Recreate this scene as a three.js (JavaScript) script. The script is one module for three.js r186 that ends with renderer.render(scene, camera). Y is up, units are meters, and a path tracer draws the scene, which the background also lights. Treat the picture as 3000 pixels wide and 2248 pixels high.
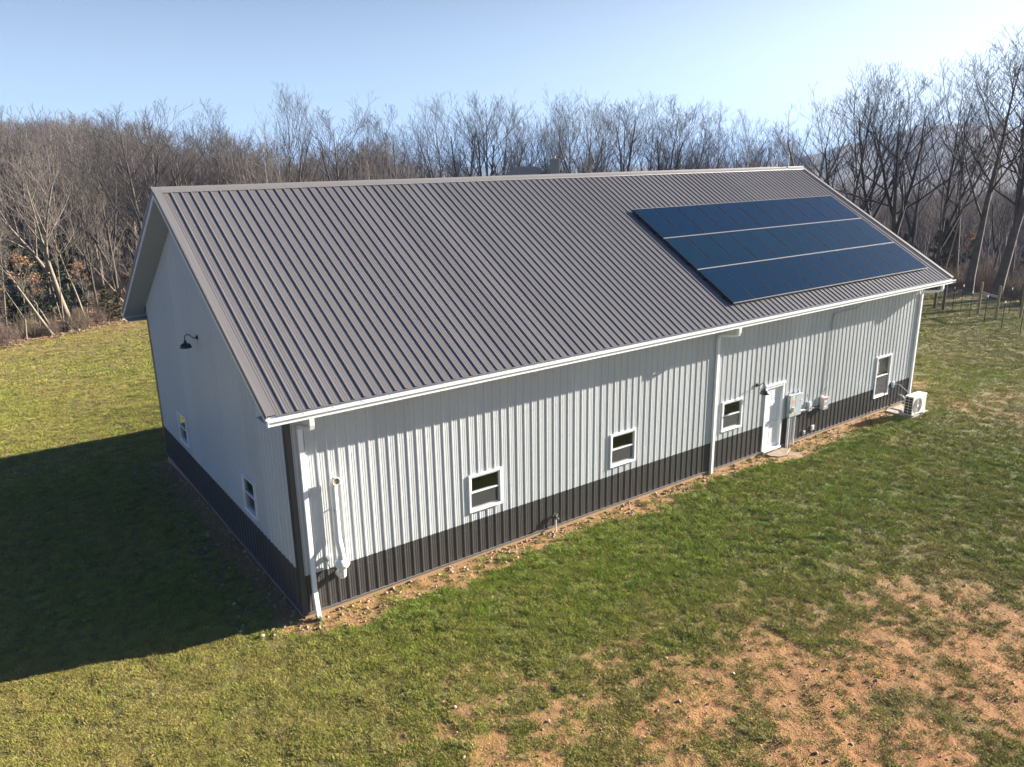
import * as THREE from 'three';
import { mergeGeometries } from 'three/addons/utils/BufferGeometryUtils.js';
import { RoundedBoxGeometry } from 'three/addons/geometries/RoundedBoxGeometry.js';

// ───────────────────────── camera, sky, sun, exposure ─────────────────────────
const scene = new THREE.Scene();
const EYE = [-4.823, 9.191, 14.332];
const camera = new THREE.PerspectiveCamera(52.456, 1024 / 767, 0.1, 12000);
camera.position.set(...EYE);
camera.rotation.order = 'YXZ';
camera.rotation.set(-0.2817, -0.6238, -0.017);

const SUN = new THREE.Vector3(3.75, 1.3, 1.0).normalize();
const sun = new THREE.DirectionalLight(new THREE.Color().setRGB(1, 0.92, 0.8), 5);
sun.position.copy(SUN).multiplyScalar(150).add(new THREE.Vector3(20, 0, -20));
sun.target.position.set(20, 0, -20);
sun.castShadow = true;
sun.shadow.mapSize.set(4096, 4096);
Object.assign(sun.shadow.camera, { left: -90, right: 90, top: 90, bottom: -90, near: 1, far: 400 });
scene.add(sun, sun.target);

// clear winter sky: Rayleigh gradient, whiter towards the horizon and towards the sun
function skyAt(x, y, z, out) {
  const up = Math.max(0, y), c = x * SUN.x + y * SUN.y + z * SUN.z;
  const ray = 0.75 * (1 + c * c);
  const air = Math.exp(-Math.pow(up * 4.2, 2));                        // long air path near the horizon
  const mie = 0.3 * Math.pow(Math.max(0, c), 3) + 0.7 * Math.pow(Math.max(0, c), 40);
  const zen = [0.008, 0.024, 0.075], hor = [0.158, 0.213, 0.283];
  for (let k = 0; k < 3; k++) out[k] = (zen[k] * (1 - air) + hor[k] * air) * (0.55 + 0.55 * ray) + mie * [1, 0.97, 0.92][k] * (0.18 + 0.82 * Math.exp(-Math.pow(up * 2.8, 2)));
}
{
  const W = 1024, H = 512, data = new Float32Array(W * H * 4), o = [0, 0, 0];
  for (let j = 0; j < H; j++) for (let i = 0; i < W; i++) {
    const el = ((j + 0.5) / H - 0.5) * Math.PI, a = ((i + 0.5) / W - 0.5) * 2 * Math.PI;
    skyAt(Math.cos(el) * Math.cos(a), Math.sin(el), Math.cos(el) * Math.sin(a), o);
    data.set([o[0], o[1], o[2], 1], (j * W + i) * 4);
  }
  const t = new THREE.DataTexture(data, W, H, THREE.RGBAFormat, THREE.FloatType);
  t.mapping = THREE.EquirectangularReflectionMapping; t.magFilter = THREE.LinearFilter; t.needsUpdate = true;
  scene.background = t; scene.environment = t;
}
const renderer = new THREE.WebGLRenderer({ antialias: true });
renderer.setSize(1024, 767);
renderer.toneMapping = THREE.LinearToneMapping;
renderer.toneMappingExposure = 3.85;
renderer.shadowMap.enabled = true;
scene.fog = new THREE.FogExp2(new THREE.Color(0.36, 0.58, 1), 0.00024);

// ───────────────────────── helpers ─────────────────────────
const rng = (s) => () => { s |= 0; s = (s + 0x6d2b79f5) | 0; let t = Math.imul(s ^ (s >>> 15), 1 | s); t = (t + Math.imul(t ^ (t >>> 7), 61 | t)) ^ t; return ((t ^ (t >>> 14)) >>> 0) / 4294967296; };
const mix = (a, b, t) => a + (b - a) * t, clamp = (x, a = 0, b = 1) => Math.min(b, Math.max(a, x));
const smooth = (a, b, x) => { const t = clamp((x - a) / (b - a)); return t * t * (3 - 2 * t); };
const hash = (i, j) => { let h = Math.imul(i, 374761393) + Math.imul(j, 668265263); h = Math.imul(h ^ (h >>> 13), 1274126177); return ((h ^ (h >>> 16)) >>> 0) / 4294967296; };
function noise(x, y) { const i = Math.floor(x), j = Math.floor(y), u = x - i, v = y - j, s = u * u * (3 - 2 * u), t = v * v * (3 - 2 * v); return mix(mix(hash(i, j), hash(i + 1, j), s), mix(hash(i, j + 1), hash(i + 1, j + 1), s), t); }
const fbm = (x, y, n = 4) => { let a = 0, w = 0.5, q = 0; for (let k = 0; k < n; k++) { a += w * noise(x, y); q += w; w *= 0.5; x = x * 2.03 + 17.1; y = y * 2.03 + 9.7; } return a / q; };
const lin = (r, g, b) => new THREE.Color().setRGB(r, g, b);
const used = new Map();
const numbered = (n) => { const k = used.get(n) ?? 0; used.set(n, k + 1); return k ? `${n}_${String(k).padStart(3, '0')}` : n; };
const shade = (o) => { o.castShadow = true; o.receiveShadow = true; return o; };
function part(name, geo, mat, parent) { const m = shade(new THREE.Mesh(Array.isArray(geo) ? mergeGeometries(geo.map((g) => g.index ? g.toNonIndexed() : g)) : geo, mat)); m.name = name; parent.add(m); return m; }
function group(name, parent) { const g = new THREE.Group(); g.name = name; parent.add(g); return g; }
function tag(o, label, category, grp, kind) { o.userData = { label, category }; if (grp) o.userData.group = grp; if (kind) o.userData.kind = kind; return o; }
function thing(name, label, category, pos = [0, 0, 0], turn = 0, grp) { const g = group(numbered(name), scene); g.position.set(...pos); g.rotation.y = turn; return tag(g, label, category, grp); }
function copyOf(root, name, pos, turn, scale, label, category, grp) { const c = root.clone(); c.name = numbered(name); c.position.set(...pos); c.rotation.set(0, turn, 0); c.scale.setScalar(1); if (scale) c.scale.set(...scale); scene.add(c); return tag(c, label, category, grp); }
const at = (g, x, y, z) => g.translate(x, y, z);
const box = (x0, x1, y0, y1, z0, z1) => at(new THREE.BoxGeometry(x1 - x0, y1 - y0, z1 - z0), (x0 + x1) / 2, (y0 + y1) / 2, (z0 + z1) / 2);
const rbox = (x0, x1, y0, y1, z0, z1, r = 0.01) => at(new RoundedBoxGeometry(x1 - x0, y1 - y0, z1 - z0, 2, r), (x0 + x1) / 2, (y0 + y1) / 2, (z0 + z1) / 2);
const V = (x, y, z) => new THREE.Vector3(x, y, z);
const tube = (pts, r, seg = 24, sides = 10) => new THREE.TubeGeometry(new THREE.CatmullRomCurve3(pts.map((p) => V(...p)), false, 'catmullrom', 0.2), seg, r, sides);
const cyl = (r0, r1, h, n = 20) => new THREE.CylinderGeometry(r0, r1, h, n);
function greyTexture(size, f, srgb = false) { const d = new Uint8Array(size * size * 4); for (let j = 0; j < size; j++) for (let i = 0; i < size; i++) { const v = f(i / size, j / size), k = (j * size + i) * 4, c = Array.isArray(v) ? v : [v, v, v]; for (let q = 0; q < 3; q++) d[k + q] = clamp(c[q]) * 255; d[k + 3] = 255; } const t = new THREE.DataTexture(d, size, size); t.wrapS = t.wrapT = THREE.RepeatWrapping; t.magFilter = THREE.LinearFilter; t.needsUpdate = true; if (srgb) t.colorSpace = THREE.SRGBColorSpace; return t; }
// noise that tiles over the unit square, n cells a side
function tileNoise(u, v, n, s = 0) { const x = u * n, y = v * n, i = Math.floor(x), j = Math.floor(y), a = x - i, b = y - j, p = a * a * (3 - 2 * a), q = b * b * (3 - 2 * b), h = (m, k) => hash(((m % n) + n) % n + s * 131, ((k % n) + n) % n + s * 57); return mix(mix(h(i, j), h(i + 1, j), p), mix(h(i, j + 1), h(i + 1, j + 1), p), q); }

// ───────────────────────── materials ─────────────────────────
const dust = greyTexture(512, (u, v) => 0.86 + 0.14 * (0.5 * tileNoise(u, v, 9) + 0.3 * tileNoise(u, v, 31, 1) + 0.2 * tileNoise(u, v, 120, 2)));
const buckle = greyTexture(256, (u, v) => 0.6 * tileNoise(u, v, 4, 3) + 0.4 * tileNoise(u, v, 9, 4));
const film = greyTexture(512, (u, v) => 0.93 + 0.07 * (0.35 * tileNoise(u, v, 40, 1) + 0.65 * tileNoise(u, v, 160, 2)));
const paint = (c, rough = 0.45, o = {}) => new THREE.MeshStandardMaterial({ color: lin(...c), roughness: rough, map: film, bumpMap: buckle, bumpScale: 0.004, side: THREE.DoubleSide, ...o });
const M = {
  variants: new Map(),
  roof: paint([0.148, 0.139, 0.138], 0.42), roofTrim: paint([0.16, 0.15, 0.149], 0.45), white: paint([0.535, 0.55, 0.555], 0.3),
  brown: paint([0.064, 0.058, 0.055], 0.42), trimWhite: new THREE.MeshStandardMaterial({ color: lin(0.76, 0.77, 0.77), roughness: 0.35 }),
  soffit: new THREE.MeshStandardMaterial({ color: lin(0.5, 0.49, 0.47), roughness: 0.6, side: THREE.DoubleSide }),
  pvc: new THREE.MeshStandardMaterial({ color: lin(0.74, 0.73, 0.71), roughness: 0.3 }), rubber: new THREE.MeshStandardMaterial({ color: lin(0.04, 0.04, 0.04), roughness: 0.6 }),
  clampBand: new THREE.MeshStandardMaterial({ color: lin(0.4, 0.34, 0.24), roughness: 0.4, metalness: 0.3 }),
  wood: new THREE.MeshStandardMaterial({ color: lin(0.34, 0.235, 0.13), roughness: 0.85, map: dust }), concrete: new THREE.MeshStandardMaterial({ color: lin(0.42, 0.39, 0.34), roughness: 0.95, map: dust, bumpMap: buckle, bumpScale: 0.01 }),
  glass: new THREE.MeshPhysicalMaterial({ color: 0xffffff, roughness: 0.02, transmission: 1, thickness: 0, ior: 1.85, side: THREE.DoubleSide }),
  screen: new THREE.MeshStandardMaterial({ color: lin(0.11, 0.11, 0.11), roughness: 0.9, transparent: true, opacity: 0.42, side: THREE.DoubleSide }),
  lampBlack: new THREE.MeshStandardMaterial({ color: lin(0.022, 0.023, 0.027), roughness: 0.35, side: THREE.DoubleSide }),
  bulb: new THREE.MeshStandardMaterial({ color: lin(0.6, 0.58, 0.52), roughness: 0.3 }),
  cellGlass: new THREE.MeshPhysicalMaterial({ color: lin(0.012, 0.02, 0.04), roughness: 0.12, ior: 1.45, specularIntensity: 0.8, specularColor: lin(0.42, 0.76, 1) }),
  blackAlu: new THREE.MeshStandardMaterial({ color: lin(0.02, 0.02, 0.022), roughness: 0.4, metalness: 0.4 }), silver: new THREE.MeshStandardMaterial({ color: lin(0.36, 0.36, 0.37), roughness: 0.42, metalness: 0.35 }),
  greyBox: new THREE.MeshStandardMaterial({ color: lin(0.3, 0.335, 0.36), roughness: 0.45 }), beigeBox: new THREE.MeshStandardMaterial({ color: lin(0.56, 0.54, 0.46), roughness: 0.5 }),
  lid: new THREE.MeshStandardMaterial({ color: lin(0.345, 0.38, 0.405), roughness: 0.42 }), galv: new THREE.MeshStandardMaterial({ color: lin(0.42, 0.43, 0.44), roughness: 0.4, metalness: 0.5 }),
  orangeLabel: new THREE.MeshStandardMaterial({ color: lin(0.62, 0.2, 0.04), roughness: 0.5 }), yellowLabel: new THREE.MeshStandardMaterial({ color: lin(0.68, 0.5, 0.04), roughness: 0.5 }), redLabel: new THREE.MeshStandardMaterial({ color: lin(0.5, 0.03, 0.03), roughness: 0.5 }), whiteLabel: new THREE.MeshStandardMaterial({ color: lin(0.75, 0.75, 0.73), roughness: 0.5 }),
  meterGlass: new THREE.MeshPhysicalMaterial({ color: lin(0.5, 0.5, 0.46), roughness: 0.08, clearcoat: 1 }),
  acWhite: new THREE.MeshStandardMaterial({ color: lin(0.68, 0.66, 0.62), roughness: 0.4 }), dark: new THREE.MeshStandardMaterial({ color: lin(0.03, 0.03, 0.032), roughness: 0.6 }), fanGrey: new THREE.MeshStandardMaterial({ color: lin(0.3, 0.27, 0.25), roughness: 0.5 }),
  brass: new THREE.MeshStandardMaterial({ color: lin(0.12, 0.13, 0.11), roughness: 0.5, metalness: 0.5 }), teal: new THREE.MeshStandardMaterial({ color: lin(0.05, 0.3, 0.22), roughness: 0.6 }), blind: new THREE.MeshStandardMaterial({ color: lin(0.5, 0.48, 0.36), roughness: 0.6, side: THREE.DoubleSide }),
  tPost: new THREE.MeshStandardMaterial({ color: lin(0.05, 0.07, 0.05), roughness: 0.6 }), whitePaint: new THREE.MeshStandardMaterial({ color: lin(0.75, 0.75, 0.73), roughness: 0.6 }), wire: new THREE.MeshStandardMaterial({ color: lin(0.34, 0.34, 0.33), roughness: 0.5, metalness: 0.6 }),
  postWood: new THREE.MeshStandardMaterial({ color: lin(0.24, 0.185, 0.11), roughness: 0.9, map: dust }), greyRail: new THREE.MeshStandardMaterial({ color: lin(0.33, 0.31, 0.29), roughness: 0.9, map: dust }), darkPost: new THREE.MeshStandardMaterial({ color: lin(0.1, 0.065, 0.045), roughness: 0.9 }),
  shingle: new THREE.MeshStandardMaterial({ color: lin(0.1, 0.105, 0.115), roughness: 0.9, map: dust }), houseWall: new THREE.MeshStandardMaterial({ color: lin(0.3, 0.28, 0.25), roughness: 0.9 }), stoneGrey: new THREE.MeshStandardMaterial({ color: lin(0.27, 0.26, 0.25), roughness: 0.95, map: dust, bumpMap: buckle, bumpScale: 0.03 }),
  green: new THREE.MeshStandardMaterial({ color: lin(0.02, 0.1, 0.07), roughness: 0.6 }),
};

// sheets of one coil differ a little in tone from the next
const sheetTone = (m, k) => { const i = Math.floor(hash(k, 77) * 4); if (!M.variants.has(m)) M.variants.set(m, [0.955, 0.985, 1.015, 1.045].map((f) => { const c = m.clone(); c.color.multiplyScalar(f); return c; })); return M.variants.get(m)[i]; };

// ───────────────────────── terrain ─────────────────────────
const polar = (az, d) => [EYE[0] + d * Math.sin(az * Math.PI / 180), EYE[2] - d * Math.cos(az * Math.PI / 180)];
const woodsEdgeLeft = (x) => -42.3 - 0.5 * (x - 0.5) + 1.2 * (noise(x * 0.35, 3.3) - 0.5);
function landHeight(x, z) {                                // large forms only
  const dx = x - 5, dz = z + 2, r = Math.hypot(dx, dz), az = Math.atan2(x + 4.8, 14.3 - z) * 180 / Math.PI;
  let h = -0.1 - 0.5 * smooth(-8, -17, z) - 0.6 * smooth(-17, -45, z) - 0.5 * smooth(20, 60, x);
  const left = smooth(25, 9, Math.abs(az + 4));            // the wooded hill
  h += left * (11.5 * smooth(52, 250, r) + 7 * smooth(250, 700, r) + 3 * (fbm(x * 0.012, z * 0.012) - 0.5) * smooth(60, 200, r));
  h -= (1 - left) * (24 * smooth(75, 260, r) + 10 * smooth(260, 700, r) + 2.5 * smooth(52, 85, r));
  const far = smooth(600, 1500, r);
  h += far * (1 - left) * (20 + 62 * smooth(50, 64, az) + 26 * (fbm(az * 0.11 + 5, r * 0.0006, 3) - 0.5) * 2 + 9 * (fbm(az * 0.5, 2.2, 3) - 0.5) * 2);
  return h;
}
const groundHeight = (x, z) => {
  let h = landHeight(x, z);
  const near = smooth(140, 60, Math.hypot(x - 5, z + 2));
  if (near > 0) {
    const inFoot = x > -0.15 && x < 24.6 && z > -12.1 && z < 0.1;
    h += near * (inFoot ? 0 : 0.10 * (fbm(x * 0.22, z * 0.22, 3) - 0.5) + 0.05 * (fbm(x * 1.6 + 7, z * 1.6, 3) - 0.5) + 0.05 * (fbm(x * 4.5 + 7, z * 4.5, 2) - 0.5));
  }
  return h;
};
// what grows where, from a walk round the yard: x, z, green grass, bare soil, reddish soil
const SPOTS = [
  [-4.9, 0.7, .3, .08, 0], [-3.5, 1.1, .3, .1, 0], [-1.1, 1.3, .35, .22, 0], [-1.7, 3.1, .5, .12, 0], [.7, 2.6, .75, .08, 0], [2.6, 2.1, .95, .02, 0], [4.7, 2.6, 1, .02, 0], [3.8, 4.4, .9, .06, 0],
  [1.3, 4.8, .35, .55, .2], [.2, 6, .35, .5, .2], [2.6, 5.8, .25, .95, .3], [3.9, 6.1, .25, .7, .3], [1.8, 6.2, .25, .8, .3], [3.2, 6.8, .2, .72, .3], [6.2, 5.9, .35, .27, .2], [7.5, 5.9, .35, .24, .2], [9.4, 6.3, .4, .32, .3], [8.7, 7.8, .15, .95, .8], [9.3, 9.2, .2, .92, .7],
  [6.1, 7.5, .2, .85, .6], [4.5, 7.8, .25, .58, .4], [7.8, 10.3, .5, .2, .3], [6.9, 9.6, .25, .78, .8], [6.7, 8.9, .15, .92, .9], [10.5, 3, 1, .0, 0], [7.5, 3.4, .95, .02, 0], [14.6, 4.4, .85, .04, 0], [19.9, 4.4, .75, .1, 0],
  [26.8, 2.7, .4, .42, .2], [26.6, -.6, .4, .45, .2], [35.5, -2.7, .42, .12, 0], [42.8, -7.3, .4, .15, 0], [-1, -27, .4, .06, 0], [-2.7, -19.6, .35, .06, 0], [-.2, -19.9, .45, .06, 0], [-.9, -39.5, .12, .4, 0], [2.4, -34.9, .3, .12, 0],
  [6.3, -44, .15, .5, 0], [-3.1, -25.8, .5, .05, 0], [0, 4.7, .5, .2, 0], [.6, .9, .5, .3, 0], [13.2, 8, .35, .45, .3], [13.4, 6.8, .6, .2, .1], [11.7, 4.9, .8, .05, 0], [11, 7.5, .3, .55, .4], [-3.1, -6, .4, .1, 0], [-1.6, -3.4, .45, .12, 0],
  [17, 2, .9, .05, 0], [22, 2.2, .85, .05, 0], [30, 1, .65, .1, 0], [13, 2, 1, .02, 0], [-6, 4, .35, .15, .1], [2, 9, .3, .5, .3], [12, 12, .4, .4, .4], [40, 3, .5, .1, 0], [52, -12, .3, .3, 0],
];
function yard(x, z) {
  const wx = x + 1.6 * (fbm(x * 0.5, z * 0.5 + 40, 3) - 0.5), wz = z + 1.6 * (fbm(x * 0.5 + 90, z * 0.5, 3) - 0.5);
  let W = 1e-6, g = 0, s = 0, o = 0;
  const dist = Math.hypot(x - EYE[0], z - EYE[2]), R = 0.9 + dist * 0.035;
  for (const p of SPOTS) { const q = ((p[0] - wx) ** 2 + (p[1] - wz) ** 2) / (R * R), w = Math.exp(-q * 0.5) + 0.002 / (1 + q * q); W += w; g += w * p[2]; s += w * p[3]; o += w * p[4]; }
  g /= W; s /= W; o /= W;
  g = clamp(g + 0.75 * (fbm(x * 0.55 + 11, z * 0.55, 4) - 0.5) + 0.35 * (noise(x * 2.6, z * 2.6 + 5) - 0.5));
  s = clamp(s + 0.8 * s * (fbm(x * 0.9 + 31, z * 0.9, 4) - 0.5) * 2 + 0.35 * (fbm(x * 2.8 + 3, z * 2.8, 3) - 0.5) + 0.35 * (fbm(x * 8, z * 8 + 30, 2) - 0.5) * smooth(0.05, 0.4, s));
  // drip line of washed soil along the eave wall, thinner where grass has crept back
  const edge = (0.42 + 0.8 * (fbm(x * 0.7, 8.1, 3) - 0.3) + 0.7 * (fbm(x * 2.3, z * 2.3 + 70, 3) - 0.5)) * (x > 17.4 && x < 20.2 ? 0.9 : x > 12 && x < 15 ? 0.6 : 1) * smooth(24.8, 24, x) * smooth(-0.6, 0.2, x);
  const strip = smooth(edge + 0.35, edge - 0.1, z) * (z > -0.2 && z < 3 && x > -0.6 && x < 25 ? 1 : 0);
  const side = smooth(-0.75 - 0.3 * noise(z, 1), -0.25, x) * (x < 0 && z < 0.3 && z > -12.3 ? 1 : 0);
  s = Math.max(s, strip, 0.8 * side);
  // forest floor
  const wood = Math.max(smooth(0.8, -1.2, z - woodsEdgeLeft(x)) * (x < 40 ? 1 : 0), smooth(49, 53, x + 0.35 * z + 1.5 * noise(z * 0.3, 2)));
  return [g, s, o, wood];
}
const soilA = [0.3, 0.167, 0.066], soilB = [0.27, 0.122, 0.043], turfGreen = [0.098, 0.125, 0.016], turfDry = [0.225, 0.168, 0.058], litter = [0.2, 0.13, 0.078], farWood = [0.14, 0.105, 0.078];
{
  const axis = (c0, lo, hi, base, grow) => { // grid lines, dense round c0..., wider with distance
    const a = []; let v = c0; while (v < hi) { a.push(v); v += Math.max(base, (Math.abs(v - c0) - 12) * grow + base); } v = c0; while (v > lo) { v -= Math.max(base, (Math.abs(v - c0) - 12) * grow + base); a.unshift(v); } return a;
  };
  const xs = axis(6, -900, 2600, 0.12, 0.02), zs = axis(3, -2600, 700, 0.12, 0.02);
  const nx = xs.length, nz = zs.length, pos = new Float32Array(nx * nz * 3), col = new Float32Array(nx * nz * 3), uv = new Float32Array(nx * nz * 2), idx = [];
  for (let j = 0, k = 0; j < nz; j++) for (let i = 0; i < nx; i++, k++) {
    const x = xs[i], z = zs[j], far = Math.hypot(x, z) > 150;
    pos.set([x, groundHeight(x, z), z], k * 3); uv.set([x / 3.2, z / 3.2], k * 2);
    let c = farWood;
    if (!far) {
      const [g, s, o, w] = yard(x, z), n = 0.55 * (fbm(x * 5, z * 5 + 3, 2) - 0.5) + 0.9 * (fbm(x * 1.1 + 50, z * 1.1, 3) - 0.5);
      c = [0, 1, 2].map((q) => { let v = mix(turfDry[q] * 0.66, turfGreen[q] * 0.8, g); v = mix(v, mix(soilA[q], soilB[q], clamp(o + n * 0.6)), smooth(0.2, 0.7, s)); return mix(v, litter[q], w) * (1 + n * 0.35) * 1.25; });
    }
    col.set(c, k * 3);
    if (i && j) { const b = k - nx; idx.push(b - 1, k - 1, b, b, k - 1, k); }
  }
  const g = new THREE.BufferGeometry();
  g.setAttribute('position', new THREE.BufferAttribute(pos, 3)); g.setAttribute('color', new THREE.BufferAttribute(col, 3)); g.setAttribute('uv', new THREE.BufferAttribute(uv, 2)); g.setIndex(idx); g.computeVertexNormals();
  const grain = greyTexture(1024, (u, v) => { const a = tileNoise(u, v, 24, 5), b = tileNoise(u, v, 90, 6), c = tileNoise(u, v, 300, 7); return 0.62 + 0.38 * (0.25 * a + 0.35 * b + 0.4 * c); });
  const bump = greyTexture(1024, (u, v) => { const p = tileNoise(u, v, 110, 10); return 0.4 * tileNoise(u, v, 34, 8) + 0.25 * tileNoise(u, v, 250, 9) + 0.35 * smooth(0.62, 0.85, p); });
  const ground = part('ground', g, new THREE.MeshStandardMaterial({ vertexColors: true, roughness: 1, map: grain, bumpMap: bump, bumpScale: 0.016 }), scene);
  ground.userData = { kind: 'structure', label: 'sloping lawn with bare reddish soil patches running into wooded hills', category: 'ground' };
  console.log('ground', nx, nz);
}

// ───────────────────────── metal building ─────────────────────────
const L = 24.43, WID = 11.908, HR = 8.6211, PITCH = 0.5842, TH = Math.atan(PITCH), SL = 7.748, OG = 0.587, RIB = 0.2286;
const minor = (c) => [[c - 0.006, 0], [c - 0.003, 0.0035], [c + 0.003, 0.0035], [c + 0.006, 0]];
const ribProfile = [...minor(-0.0633), [-0.027, 0], [-0.012, 1], [0.012, 1], [0.027, 0], ...minor(0.0633), ...minor(0.1143)];   // 1 = full rib height
// ribbed sheet from u0 to u1; ribs at phase + k·RIB; v from lo(u) to hi(u); out: (u, v, height)
function ribPoints(u0, u1, phase, tall) {
  const P = []; for (let k = Math.floor((u0 - phase) / RIB) - 1; phase + (k - 1) * RIB < u1 + RIB; k++) for (const [a, h] of ribProfile) P.push([phase + k * RIB + a, h === 1 ? tall * (k % 4 ? 1 : 1.07) : h]);
  const out = [], cut = (u) => { for (let i = 1; i < P.length; i++) if (P[i][0] >= u) { const t = (u - P[i - 1][0]) / (P[i][0] - P[i - 1][0]); return [u, mix(P[i - 1][1], P[i][1], t)]; } };
  out.push(cut(u0)); for (const p of P) if (p[0] > u0 + 1e-5 && p[0] < u1 - 1e-5) out.push(p); out.push(cut(u1)); return out;
}
function ribSheet(u0, u1, lo, hi, phase, place, tall = 0.0185) {
  const f = (v, u) => typeof v === 'function' ? v(u) : v, pts = ribPoints(u0, u1, phase, tall), pos = [], uv = [];
  for (let i = 1; i < pts.length; i++) { const [a, ha] = pts[i - 1], [b, hb] = pts[i], A = [a, f(lo, a), ha], B = [b, f(lo, b), hb], C = [b, f(hi, b), hb], E = [a, f(hi, a), ha]; for (const q of [A, B, C, A, C, E]) { pos.push(...place(q)); uv.push(q[0] / 2.7, q[1] / 2.7); } }
  const g = new THREE.BufferGeometry(); g.setAttribute('position', new THREE.Float32BufferAttribute(pos, 3)); g.setAttribute('uv', new THREE.Float32BufferAttribute(uv, 2)); g.computeVertexNormals(); return g;
}
const barn = thing('metal_building', 'long white metal building with brown ribbed roof and brown wainscot', 'building');
// — walls, panel by panel, with the openings left out
function panelWall(name, length, lo, hi, openings, mat, phase, place) {
  const wall = group(name, barn), w = 4 * RIB;
  for (let u = 0; u < length - 0.01; u += w) {
    const a = u, b = Math.min(u + w, length), cuts = [a, b]; for (const o of openings) for (const c of [o[0], o[1]]) if (c > a && c < b) cuts.push(c); cuts.sort((p, q) => p - q);
    const geos = [];
    for (let i = 1; i < cuts.length; i++) {
      const m = (cuts[i] + cuts[i - 1]) / 2, os = openings.filter((o) => o[0] < m && o[1] > m).sort((p, q) => p[2] - q[2]); let y = lo; const top = typeof hi === 'function' ? hi(m) : hi;
      for (const o of os) { if (o[2] > y && o[2] < top) geos.push(ribSheet(cuts[i - 1], cuts[i], y, o[2], phase, place)); else if (o[2] >= top && y < top) { geos.push(ribSheet(cuts[i - 1], cuts[i], y, hi, phase, place)); } y = Math.max(y, o[3]); }
      if (y < top && !os.some((o) => o[2] >= top)) geos.push(ribSheet(cuts[i - 1], cuts[i], y, hi, phase, place));
    }
    if (geos.length) part(name === 'wainscot' ? 'wainscot_panel' : 'wall_panel', mergeGeometries(geos), sheetTone(mat, Math.round(u * 7)), wall);
  }
  return wall;
}
const WAIN = 0.89, CEIL = 4.52;
const front = [[4.2, 5.08, 1.17, 2.05], [8.7, 9.58, 1.17, 2.05], [13.24, 14.12, 1.17, 2.05], [21.72, 22.64, 0.57, 2.07], [15.34, 16.16, -1, 2.08]];
const fp = ([u, v, h]) => [u, v, h], fp2 = ([u, v, h]) => [u, v, h + 0.004];
panelWall('front_wall', L, WAIN - 0.01, CEIL, front, M.white, 0.13, fp);
panelWall('wainscot', L, 0, WAIN, front, M.brown, 0.13, fp2);
const gable = [[2.5, 3.34, 1.27, 2.14], [8.52, 9.4, 1.27, 2.14]];                // u runs back from the near corner
const gp = ([u, v, h]) => [-h, v, -u], gp2 = ([u, v, h]) => [-h - 0.004, v, -u], under = (u) => HR - Math.abs(u - WID / 2) * PITCH - 0.2;
panelWall('gable_wall', WID, WAIN - 0.01, under, gable, M.white, 0.1, gp);
panelWall('wainscot', WID, 0, 1.0, gable, M.brown, 0.1, gp2);
panelWall('gable_wall', WID, WAIN - 0.01, under, [], M.white, 0.1, ([u, v, h]) => [L + h, v, -u]);
panelWall('wainscot', WID, 0, WAIN, [], M.brown, 0.1, ([u, v, h]) => [L + h + 0.004, v, -u]);
panelWall('rear_wall', L, WAIN - 0.01, CEIL, [], M.white, 0.13, ([u, v, h]) => [u, v, -WID - h]);
panelWall('wainscot', L, 0, WAIN, [], M.brown, 0.13, ([u, v, h]) => [u, v, -WID - h - 0.004]);
// floor, base board, corner trim
part('floor_slab', box(0.06, L - 0.06, -0.3, 0.02, -WID + 0.06, -0.06), M.concrete, barn);
{ const b = group('base_board', barn); for (let x = 0; x < L - 0.1; x += 4.886) part('board', box(x + 0.003, Math.min(L, x + 4.886) - 0.003, -0.32, -0.004, -0.05, 0.014), M.wood, b); for (let z = 0; z > -WID + 0.1; z -= 3.969) { part('board', box(-0.014, 0.05, -0.32, -0.004, z - 3.966, z - 0.053), M.wood, b); part('board', box(L - 0.05, L + 0.014, -0.32, -0.004, z - 3.966, z - 0.053), M.wood, b); } }
part('drip_trim', [box(0.05, 15.26, 0.0, 0.022, 0.005, 0.042), box(16.22, L - 0.02, 0.0, 0.022, 0.005, 0.042), box(-0.042, -0.005, 0, 0.022, -WID, -0.1)], M.roofTrim, barn);
for (const [x, z, sx, sz] of [[0, 0, -1, 1], [L, 0, 1, 1], [0, -WID, -1, -1], [L, -WID, 1, -1]]) {
  const X = (a, b) => sx > 0 ? [x + a, x + b] : [x - b, x - a], Z = (a, b) => sz > 0 ? [z + a, z + b] : [z - b, z - a];
  part('corner_trim', [box(...X(-0.002, 0.03), 0.0, CEIL + (sz > 0 ? 0.0 : 0), ...Z(-0.15, 0.0)), box(...X(-0.075, 0.03), 0.0, CEIL, ...Z(0.001, 0.032))], M.brown, barn);
}
// — roof: 27 sheets a side under ridge cap, rake trim, soffit, fascia
const roof = group('roof', barn);
const slopes = [1, -1].map((s) => { const g = group('roof_slope', roof); g.position.set(0, HR, -WID / 2); g.rotation.set(0, s > 0 ? 0 : Math.PI, 0); if (s < 0) g.position.x = L; return g; });
const cs = Math.cos(TH), sn = Math.sin(TH), onRoof = ([u, v, h]) => [u, -v * sn + h * cs, v * cs + h * sn];
for (const g of slopes) {
  const x0 = -OG + 0.03, x1 = L + OG - 0.03, n = Math.ceil((x1 - x0) / (4 * RIB));
  const full = ribSheet(0, 4 * RIB, 0.03, SL, RIB / 2 + 0.002, onRoof, 0.024);
  for (let k = 0; k < n; k++) { const a = x0 + k * 4 * RIB, w = Math.min(4 * RIB, x1 - a); const m = part('roof_panel', w > 0.913 ? full : ribSheet(0, w, 0.03, SL, RIB / 2 + 0.002, onRoof, 0.024), sheetTone(M.roof, k + 300), g); m.position.x = a; }
}
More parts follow.
